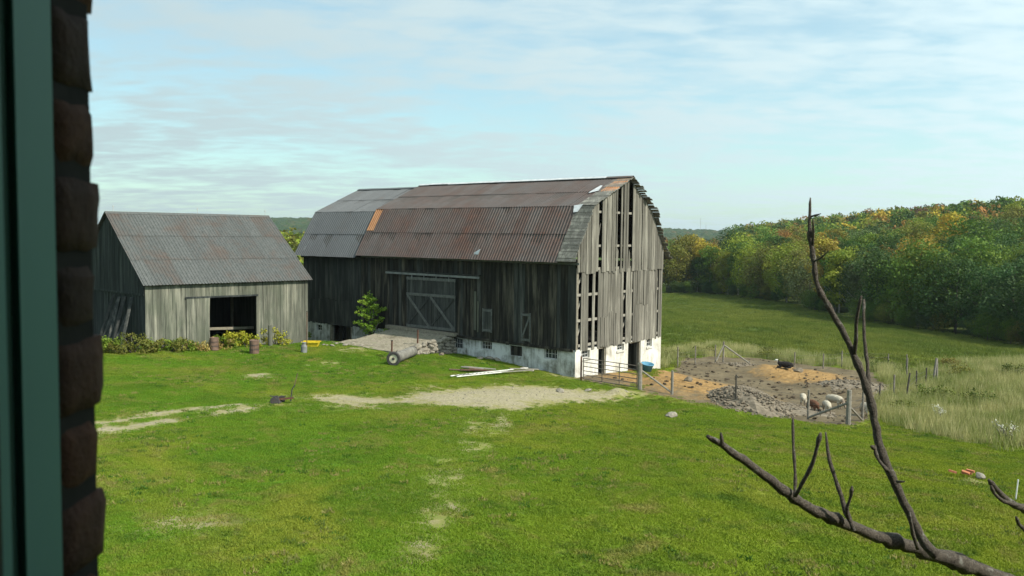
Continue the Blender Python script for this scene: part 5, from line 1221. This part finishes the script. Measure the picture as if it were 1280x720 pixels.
q = gp(338, 432); o = MB().tube([(0, 0, -.1), (0, .0, 1.25)], .13, 10).build('pale_post', M['shed_wood']); o.location = q; tag(o, 'short pale post against the shed front among goldenrod', 'post')
q = gp(389, 433); o = empty('yellow_bin', q); MB().add([(-.4, -.2, 0), (.4, -.2, 0), (.4, .2, 0), (-.4, .2, 0), (-.5, -.28, .28), (.5, -.28, .28), (.5, .28, .28), (-.5, .28, .28)], [(3,2,1,0),(0,1,5,4),(1,2,6,5),(2,3,7,6),(3,0,4,7)]).build('tray', M['yellow'], o); MB().box(-.54, .54, -.32, -.27, .26, .32).build('rim', M['yellow'], o); MB().box(-.54, .54, .27, .32, .26, .32).build('rim', M['yellow'], o); tag(o, 'low yellow plastic tray lying past the shed corner', 'tray')
# boards leaning on the shed gable
for k in range(9):
    o = empty('leaning_board', (0, 0, 0)); v = .5+k*.38; h = rnd.uniform(2.0, 2.8); la = rnd.uniform(.5, 1.1)
    def sp_(u, v_, z): return SO+Vector((math.sin(SYAW), math.cos(SYAW), 0))*u+Vector((-math.cos(SYAW), math.sin(SYAW), 0))*v_+Vector((0, 0, z))
    a = sp_(-1.15-rnd.uniform(0, .3), v-la*.4, 0); a.z = gz(a.x, a.y); b = sp_(-.10, v+la, a.z+h)
    bpy.data.objects.remove(o); o = MB().bar(a, b, .17, .03, up=(a-b).cross(Vector((0, 0, 1))).cross(a-b)).build('leaning_board', M['annex_wood']); tag(o, 'grey board leaning against the dark shed gable', 'board', 'boards leaning on the shed gable')
# rusty hand plough on the drive
pl_ = empty('rusty_plough', gp(355, 504)); tag(pl_, 'rusty old farm implement with one upright lever on the drive', 'plough')
pl_.scale = (.7, .7, .7); pl_.rotation_euler = (0, 0, .2)
MB().bar((-.7, 0, .22), (.55, .0, .30), .10, .10).build('beam', M['rust_iron'], pl_); MB().tube([(.38, 0, .1), (.46, 0, .8), (.62, 0, 1.05)], .035, 8).build('lever', M['dark_iron'], pl_); MB().tube([(.60, 0, 1.03), (.78, 0, 1.75)], .022, 8).build('lever_grip', M['barrel'], pl_)
for s_ in (-1, 1):
    K = 14; x0 = -.35+.2*s_; MB().tube([(x0, .22*s_-.02, .2), (x0, .22*s_+.02, .2)], .22, K).build('disc_blade', M['dark_iron'], pl_); MB().tube([(x0, 0, .24), (x0, .24*s_, .2)], .03, 8).build('stub_axle', M['rust_iron'], pl_)
MB().add([(-.75, -.1, .05), (-.25, -.22, .0), (-.1, .15, .05), (-.6, .18, .42), (-.35, -.05, .48)], [(0,1,2),(0,2,3),(0,3,4),(0,4,1),(1,4,2),(2,4,3)]).build('mouldboard', M['dark_iron'], pl_); MB().tube([(-.8, .02, .45), (-.35, .05, .36), (.1, .0, .42)], .03, 8).build('handle', M['dark_iron'], pl_)
# ladder and scrap boards on the grass
la = gp(567, 473); lb = gp(668, 463); dirv = (lb-la); LL = dirv.length; dn = dirv.normalized(); sd2 = Vector((dn.y, -dn.x, 0)).normalized()
lad = empty('white_ladder', la); tag(lad, 'white wooden ladder lying on the grass before the barn', 'ladder')
def lz(p_): p_ = Vector(p_); w_ = la+p_; return Vector((p_.x, p_.y, gz(w_.x, w_.y)-la.z+.12))
for s_ in (-.22, .22):
    a = lz(sd2*s_); b = lz(dn*(LL*(.62 if s_ > 0 else .95))+sd2*s_); MB().bar(a, b, .055, .045).build('rail', M['white_paint'], lad)
for k in range(1, 13): t = k/13*.62; MB().tube([lz(dn*LL*t-sd2*.21), lz(dn*LL*t+sd2*.21)], .02, 6).build('rung', M['pale_beam'], lad)
for k, (px, py, L_, an, mt) in enumerate([(585,464.5,2.1,.15,'barrel'),(600,463,1.8,-.1,'pale_beam'),(592,466,1.5,.35,'rust_iron'),(604,466,1.6,.05,'barrel'),(590,462,1.3,-.3,'old_wood'),(640,467,2.6,.62,'post_grey'),(655,464,1.9,.5,'pale_beam')]):
    q = gp(px, py); dx = Vector((math.cos(an), math.sin(an), 0))*L_*.5; a = q-dx; b = q+dx; a.z = gz(a.x, a.y)+.09+.035*(k % 4); b.z = gz(b.x, b.y)+.11+.03*(k % 3); o = MB().bar(a, b, .20, .035).build('scrap_board', M[mt]); tag(o, ['brown scrap board on the pile beside the ladder', 'pale scrap board on the pile beside the ladder'][mt in ('pale_beam', 'post_grey', 'old_wood')], 'board', 'scrap boards on the grass '+('pale' if mt in ('pale_beam', 'post_grey', 'old_wood') else 'brown'))
for k, (px, py) in enumerate([(558,443),(552,444),(600,449),(612,449),(622,451),(655,462),(665,464),(735,489),(700,490)]):
    s_ = rnd.uniform(.25, .5); o = rock('loose_stone', gp(px, py)+Vector((0, 0, s_*.12)), (s_*1.3, s_, s_*.55), None, ROCKS_D if k < 2 else ROCKS); tag(o, 'dark stone at the foot of the ramp wall' if k < 2 else 'pale flat stone on the ground before the barn', 'stone', 'dark stones by the ramp' if k < 2 else 'pale stones before the barn')
# brick scraps in the ring of stones on the lawn
q = top_at(1214, 601); o = rock('fire_ring_stone', q+Vector((.25, .0, .03)), (.42, .3, .18)); tag(o, 'grey stone on the bare patch beside the red brick scraps', 'stone')
n = NT('red_brick', .9, .1); f = n.noise(n.objco(), 9, 5, .7); n.base(n.mix(n.rng(f, .3, .7), (.30, .10, .05), (.42, .19, .10))); n.bump(f, .5, .01); M['red_brick'] = n.m
for k in range(5):
    p_ = q+Vector((rnd.uniform(-.4, .3), rnd.uniform(-.1, .5), -.0+.03*k)); o = MB().box(-.11, .11, -.05, .05, -.03, .03).build('broken_brick', M['red_brick']); o.location = p_; o.rotation_euler = (rnd.uniform(-.3, .3), rnd.uniform(-.3, .3), rnd.uniform(0, 3)); tag(o, 'broken red brick on the bare patch in the lawn', 'brick', 'broken bricks on the lawn')
q = gp(1269, 626); o = MB().tube([(0, 0, -.1), (.05, 0, .55)], .018, 6).build('marker_stick', M['white_paint']); o.location = q; tag(o, 'thin pale stick standing in the lawn by the brick scraps', 'stick')

# ------------------------------------------------------------------ bare tree by the window
bt = empty('bare_tree', (3.6, 4.6, gz(3.6, 4.6))); tag(bt, 'dead bare tree with forked knobbly limbs before the window', 'tree')
BT0 = Vector(bt.location)
def limb(pts, r0, Y0, Y1, name='branch', knob=True, n=9):
    """measured points (px,py) with distances running Y0..Y1; r0 list of radii in millimetres"""
    P = []; k = len(pts)
    for i, (px, py) in enumerate(pts): P.append(at(px, py, Y0+(Y1-Y0)*i/(k-1))-BT0)
    if isinstance(r0, tuple): r0 = [r0[0]+(r0[1]-r0[0])*i/(k-1) for i in range(k)]
    # resample with slight wander and node swellings
    Q = []; Rr = []
    for i in range(k-1):
        seg = max(2, int((P[i+1]-P[i]).length/.035))
        for s_ in range(seg):
            t = s_/seg; p0 = P[max(i-1, 0)]; p1 = P[i]; p2 = P[i+1]; p3 = P[min(i+2, k-1)]
            c_ = .5*((2*p1)+(p2-p0)*t+(2*p0-5*p1+4*p2-p3)*t*t+(3*p1-p0-3*p2+p3)*t*t*t)
            rr = (r0[i]+(r0[i+1]-r0[i])*t)*.00118; Q.append(c_+Vector((rnd.uniform(-1, 1), rnd.uniform(-1, 1), rnd.uniform(-1, 1)))*rr*.17)
            Rr.append(rr*(1.22 if (rr < .011 and len(Q) % 3 == 0) else 1)*(rnd.uniform(.9, 1.1) if not (knob and rnd.random() < .16) else rnd.uniform(1.15, 1.4)))
    Q.append(P[-1]); Rr.append(r0[-1]*.001*.8)
    return MB().tube(Q, Rr, n).build(name, M['dead_bark'], bt, True)
g0 = BT0.z
MB().tube([Vector((0, 0, -.3)), Vector((.02, .03, 1.2)), Vector((-.03, .0, 2.6)), Vector((.0, .02, 3.9)), Vector((.06, .0, 5.2)), Vector((.1, .05, 6.4)), Vector((.25, .2, 7.4))], [.15, .125, .105, .09, .07, .05, .02], 14).build('trunk', M['dead_bark'], bt, True)
limb([(1472,806),(1380,770),(1300,742),(1235,716),(1180,697),(1140,684),(1090,668),(1045,650),(1000,627),(950,590),(910,561),(884,545)], [62,48,38,32,30,27,25,22.5,20,17,14.5,10], 4.5, 3.9, n=12)
limb([(1172,694),(1160,684),(1149,668),(1130,628),(1110,585),(1098,556),(1093,525),(1086,495),(1072,455),(1056,420),(1036,383),(1022,358),(1016,320),(1012,285),(1013,247)], [23,20,18.5,17.5,17.5,17.5,16,15,13.5,12.5,11.5,10.5,9.5,7.5,3.5], 4.1, 4.3, n=11)
for pts, r0, a, b in [([(902,556),(902,549),(901,541)], (9, 5), 3.9, 3.88), ([(993,621),(994,600),(992,560),(991,522)], (6.5, 5), 4.0, 4.1), ([(994,620),(1003,604),(1016,578),(1026,541)], (8, 6), 3.98, 3.85), ([(1068,664),(1058,640),(1048,610),(1037,575),(1032,540)], (10, 5), 4.05, 4.2), ([(1060,648),(1059,634),(1064,620),(1065,608)], (7, 5), 4.06, 4.0),
    ([(1147,686),(1141,668),(1137,640)], (8, 6), 4.05, 4.0), ([(1093,557),(1095,568),(1102,580),(1112,590)], (7, 6), 4.1, 4.05), ([(1092,560),(1089,558)], (9, 7), 4.1, 4.05), ([(1121,602),(1131,602)], (6, 4), 4.1, 4.05),
    ([(1067,445),(1070,425),(1071,398),(1077,370)], (9, 5.5), 4.22, 4.1), ([(1086,492),(1085,462),(1080,415),(1080,374)], (9, 5.5), 4.2, 4.35), ([(1013,271),(1020,269),(1026,267)], (4, 2.5), 4.3, 4.2), ([(1016,327),(1024,324),(1036,313)], (5, 2.5), 4.28, 4.15), ([(1015,310),(1017,292),(1016,274)], (5, 4), 4.28, 4.2), ([(1016,300),(1014,285)], (7, 4), 4.28, 4.26)]:
    limb(pts, r0, a, b, n=7)
limb([(1420,700),(1340,668),(1290,640),(1265,629),(1250,616),(1236,600)], (26, 8), 4.5, 4.2); limb([(1272,632),(1255,627),(1243,617),(1239,607)], (8, 6), 4.25, 4.2, n=7); limb([(1340,668),(1300,668),(1278,660),(1270,646)], (14, 6), 4.3, 4.15, n=7)

# ------------------------------------------------------------------ the house the window belongs to
hs = empty('brick_house', (0, 0, 0)); tag(hs, 'dark brick house wall beside the window jamb', 'house')
n = NT('house_brick', .9, .15); f = n.noise(n.pos(), 28, 6, .7); r_n = n.rand(); c = n.mix(n.rng(f, .3, .7), (.055, .028, .020), (.105, .050, .032)); c = n.mix(n.rng(r_n, .2, 1, 0, .8), c, (.030, .026, .024)); n.base(c); n.bump(f, .9, .012); M['house_brick'] = n.m
M['mortar'] = plain('old_mortar', (.018, .017, .016), .95, .3, 20)
n = NT('house_wall_brick', .9, .15); bt_ = n.n('TexBrick', None, Scale=4.4); n.put(bt_.inputs['Vector'], n.pos()); bt_.inputs['Color1'].default_value = (.15, .07, .045, 1); bt_.inputs['Color2'].default_value = (.11, .05, .035, 1); bt_.inputs['Mortar'].default_value = (.14, .13, .12, 1); n.base(bt_.outputs[0]); M['house_wall'] = n.m
M['plaster'] = plain('room_plaster', (.42, .43, .40), .9, .06, 2)
M['jamb'] = plain('green_jamb_paint', (.085, .195, .168), .55, .06, 3, 0, .05)
M['groove'] = plain('dark_green_paint', (.022, .060, .046), .6, .1, 3, 0, 0)
M['sill_dark'] = plain('dark_sill_paint', (.02, .028, .026), .6, .1, 3, 0, 0)
OX0, OX1, OZ0, OZ1 = -.40, .98, 7.60, 8.78
def slab(name, mat, x0, x1, y0, y1, z0, z1_): return MB().box(x0, x1, y0, y1, z0, z1_).build(name, mat, hs)
def rough_brick(x0, x1, y0, y1, z0, z1_, seed):
    r_ = random.Random(seed); nx_, nz_ = 3, 4; bm = bmesh.new(); bmesh.ops.create_cube(bm, size=1); bmesh.ops.subdivide_edges(bm, edges=bm.edges[:], cuts=3, use_grid_fill=True)
    bmesh.ops.smooth_vert(bm, verts=bm.verts[:], factor=.22, use_axis_x=True, use_axis_y=True, use_axis_z=True)
    mxx = max(abs(q) for v_ in bm.verts for q in v_.co)
    for v_ in bm.verts: v_.co *= .5/mxx
    for v_ in bm.verts:
        co = v_.co; e = sum(abs(abs(q)-.5) < .09 for q in co)
        j = .05 if e == 1 else .06
        co.x = co.x*(1-.06*(e > 1)); co.z *= 1-.05*(e > 1); co.y *= 1-.05*(e > 1)
        co.x += r_.uniform(-j, j)*.12; co.y += r_.uniform(-j, j)*.9; co.z += r_.uniform(-j, j)*.55
        v_.co = Vector((x0+(co.x+.5)*(x1-x0), y0+(co.y+.5)*(y1-y0), z0+(co.z+.5)*(z1_-z0)))
    me = bpy.data.meshes.new('brick'); bm.to_mesh(me); bm.free(); me.polygons.foreach_set('use_smooth', [True]*len(me.polygons)); return link('brick', me, M['house_brick'], hs)
CH = .0752; zz = 7.676-CH*2; k = 0
while zz < 8.75:
    ln = .21 if k % 2 else .105; yo = [.000, -.006, .004, -.002, .003, -.004, .001][k % 7]
    rough_brick(OX0-ln, OX0, .752, .838+yo, zz+.003, zz+CH-.003, k); rough_brick(OX0-ln-.215, OX0-ln-.01, .752, .836+yo, zz+.006, zz+CH-.006, k+50)
    zz += CH; k += 1
slab('mortar_bed', M['mortar'], OX0-.30, OX0-.006, 0.753, .826, 7.545, zz)
YF = .825
slab('wall', M['house_wall'], -6, OX0-.33, .60, YF, 1.5, 10.2); slab('wall', M['house_wall'], OX1, 6, .60, YF, 1.5, 10.2); slab('wall', M['house_wall'], OX0-.33, OX1, .60, YF, 1.5, 7.53); slab('wall', M['house_wall'], OX0-.33, OX1, .60, YF, zz+.002, 10.2)
slab('wall', M['house_wall'], -6, -5.7, -7, .598, 1.5, 10.2); slab('wall', M['house_wall'], 5.7, 6, -7, .598, 1.5, 10.2); slab('wall', M['house_wall'], -6, 6, -7.3, -7.002, 1.5, 10.2)
MB().add([(-6.4, 1.3, 10.15), (6.4, 1.3, 10.15), (6.4, -3.2, 13.0), (-6.4, -3.2, 13.0), (-6.4, -7.7, 10.15), (6.4, -7.7, 10.15), (-6.4, 1.3, 10.3), (6.4, 1.3, 10.3), (6.4, -3.2, 13.2), (-6.4, -3.2, 13.2), (-6.4, -7.7, 10.3), (6.4, -7.7, 10.3)], [(0,3,2,1),(3,4,5,2),(6,7,8,9),(9,8,11,10),(0,1,7,6),(4,10,11,5),(0,6,9,3),(3,9,10,4),(1,2,8,7),(2,5,11,8)]).build('roof', M['dark_deck'], hs)
# room behind the window
slab('room_wall', M['plaster'], -2.6, OX0-.12, .50, .598, 5.6, 9.2); slab('room_wall', M['plaster'], OX1+.1, 2.6, .50, .598, 5.6, 9.2); slab('room_wall', M['plaster'], OX0-.12, OX1+.1, .50, .598, 5.6, 7.50); slab('room_wall', M['plaster'], OX0-.12, OX1+.1, .50, .598, 8.85, 9.2)
slab('room_wall', M['plaster'], -2.7, -2.602, -3, .598, 5.6, 9.2); slab('room_wall', M['plaster'], 2.602, 2.7, -3, .598, 5.6, 9.2); slab('room_wall', M['plaster'], -2.7, 2.7, -3.1, -3.002, 5.6, 9.2); slab('room_floor', M['beam'], -2.7, 2.7, -3.1, .598, 5.5, 5.598); slab('room_ceiling', M['plaster'], -2.7, 2.7, -3.1, .598, 9.202, 9.3)
wf = empty('window_frame', (0, 0, 0), 0, hs)
def ws(name, mat, *b): return MB().box(*b).build(name, mat, wf)
ws('jamb', M['jamb'], OX0-.05, OX0, .6935, .7495, 7.60, 8.78); ws('jamb_groove', M['groove'], OX0-.05, OX0-.006, .676, .693, 7.60, 8.78); ws('stop_bead', M['jamb'], OX0-.05, OX0-.001, .655, .6755, 7.60, 8.78); ws('inner_jamb', M['sill_dark'], OX0-.08, OX0+.004, .599, .6545, 7.55, 8.80)
ws('jamb_foot', M['sill_dark'], OX0-.05, OX0+.012, .60, .735, 7.60, 7.695)
ws('jamb', M['jamb'], OX1, OX1+.05, .60, .7495, 7.60, 8.78); ws('head', M['jamb'], OX0-.05, OX1+.05, .60, .7495, 8.782, 8.83)
MB().add([(OX0-.06, .55, 7.56), (OX1+.06, .55, 7.56), (OX1+.06, .90, 7.50), (OX0-.06, .90, 7.50), (OX0-.06, .55, 7.60), (OX1+.06, .55, 7.60), (OX1+.06, .90, 7.54), (OX0-.06, .90, 7.54)], [(0,3,2,1),(4,5,6,7),(0,1,5,4),(1,2,6,5),(2,3,7,6),(3,0,4,7)]).build('window_sill', M['sill_dark'], wf)

# ------------------------------------------------------------------ air
n = NT('haze_air'); n.t.nodes.remove(n.b); pv = n.t.nodes.new('ShaderNodeVolumePrincipled'); pv.inputs['Color'].default_value = (.74, .86, .95, 1); pv.inputs['Density'].default_value = .00010; pv.inputs['Anisotropy'].default_value = .2; n.t.links.new(pv.outputs[0], n.o.inputs['Volume'])
GM = max(abs(GX).max(), abs(GY).max())+50
o = MB().box(-GM, GM, -GM, GM, float(ZZ.min())-1.2, 80).build('haze', n.m); tag(o, 'pale blue air haze', 'haze', kind='stuff')
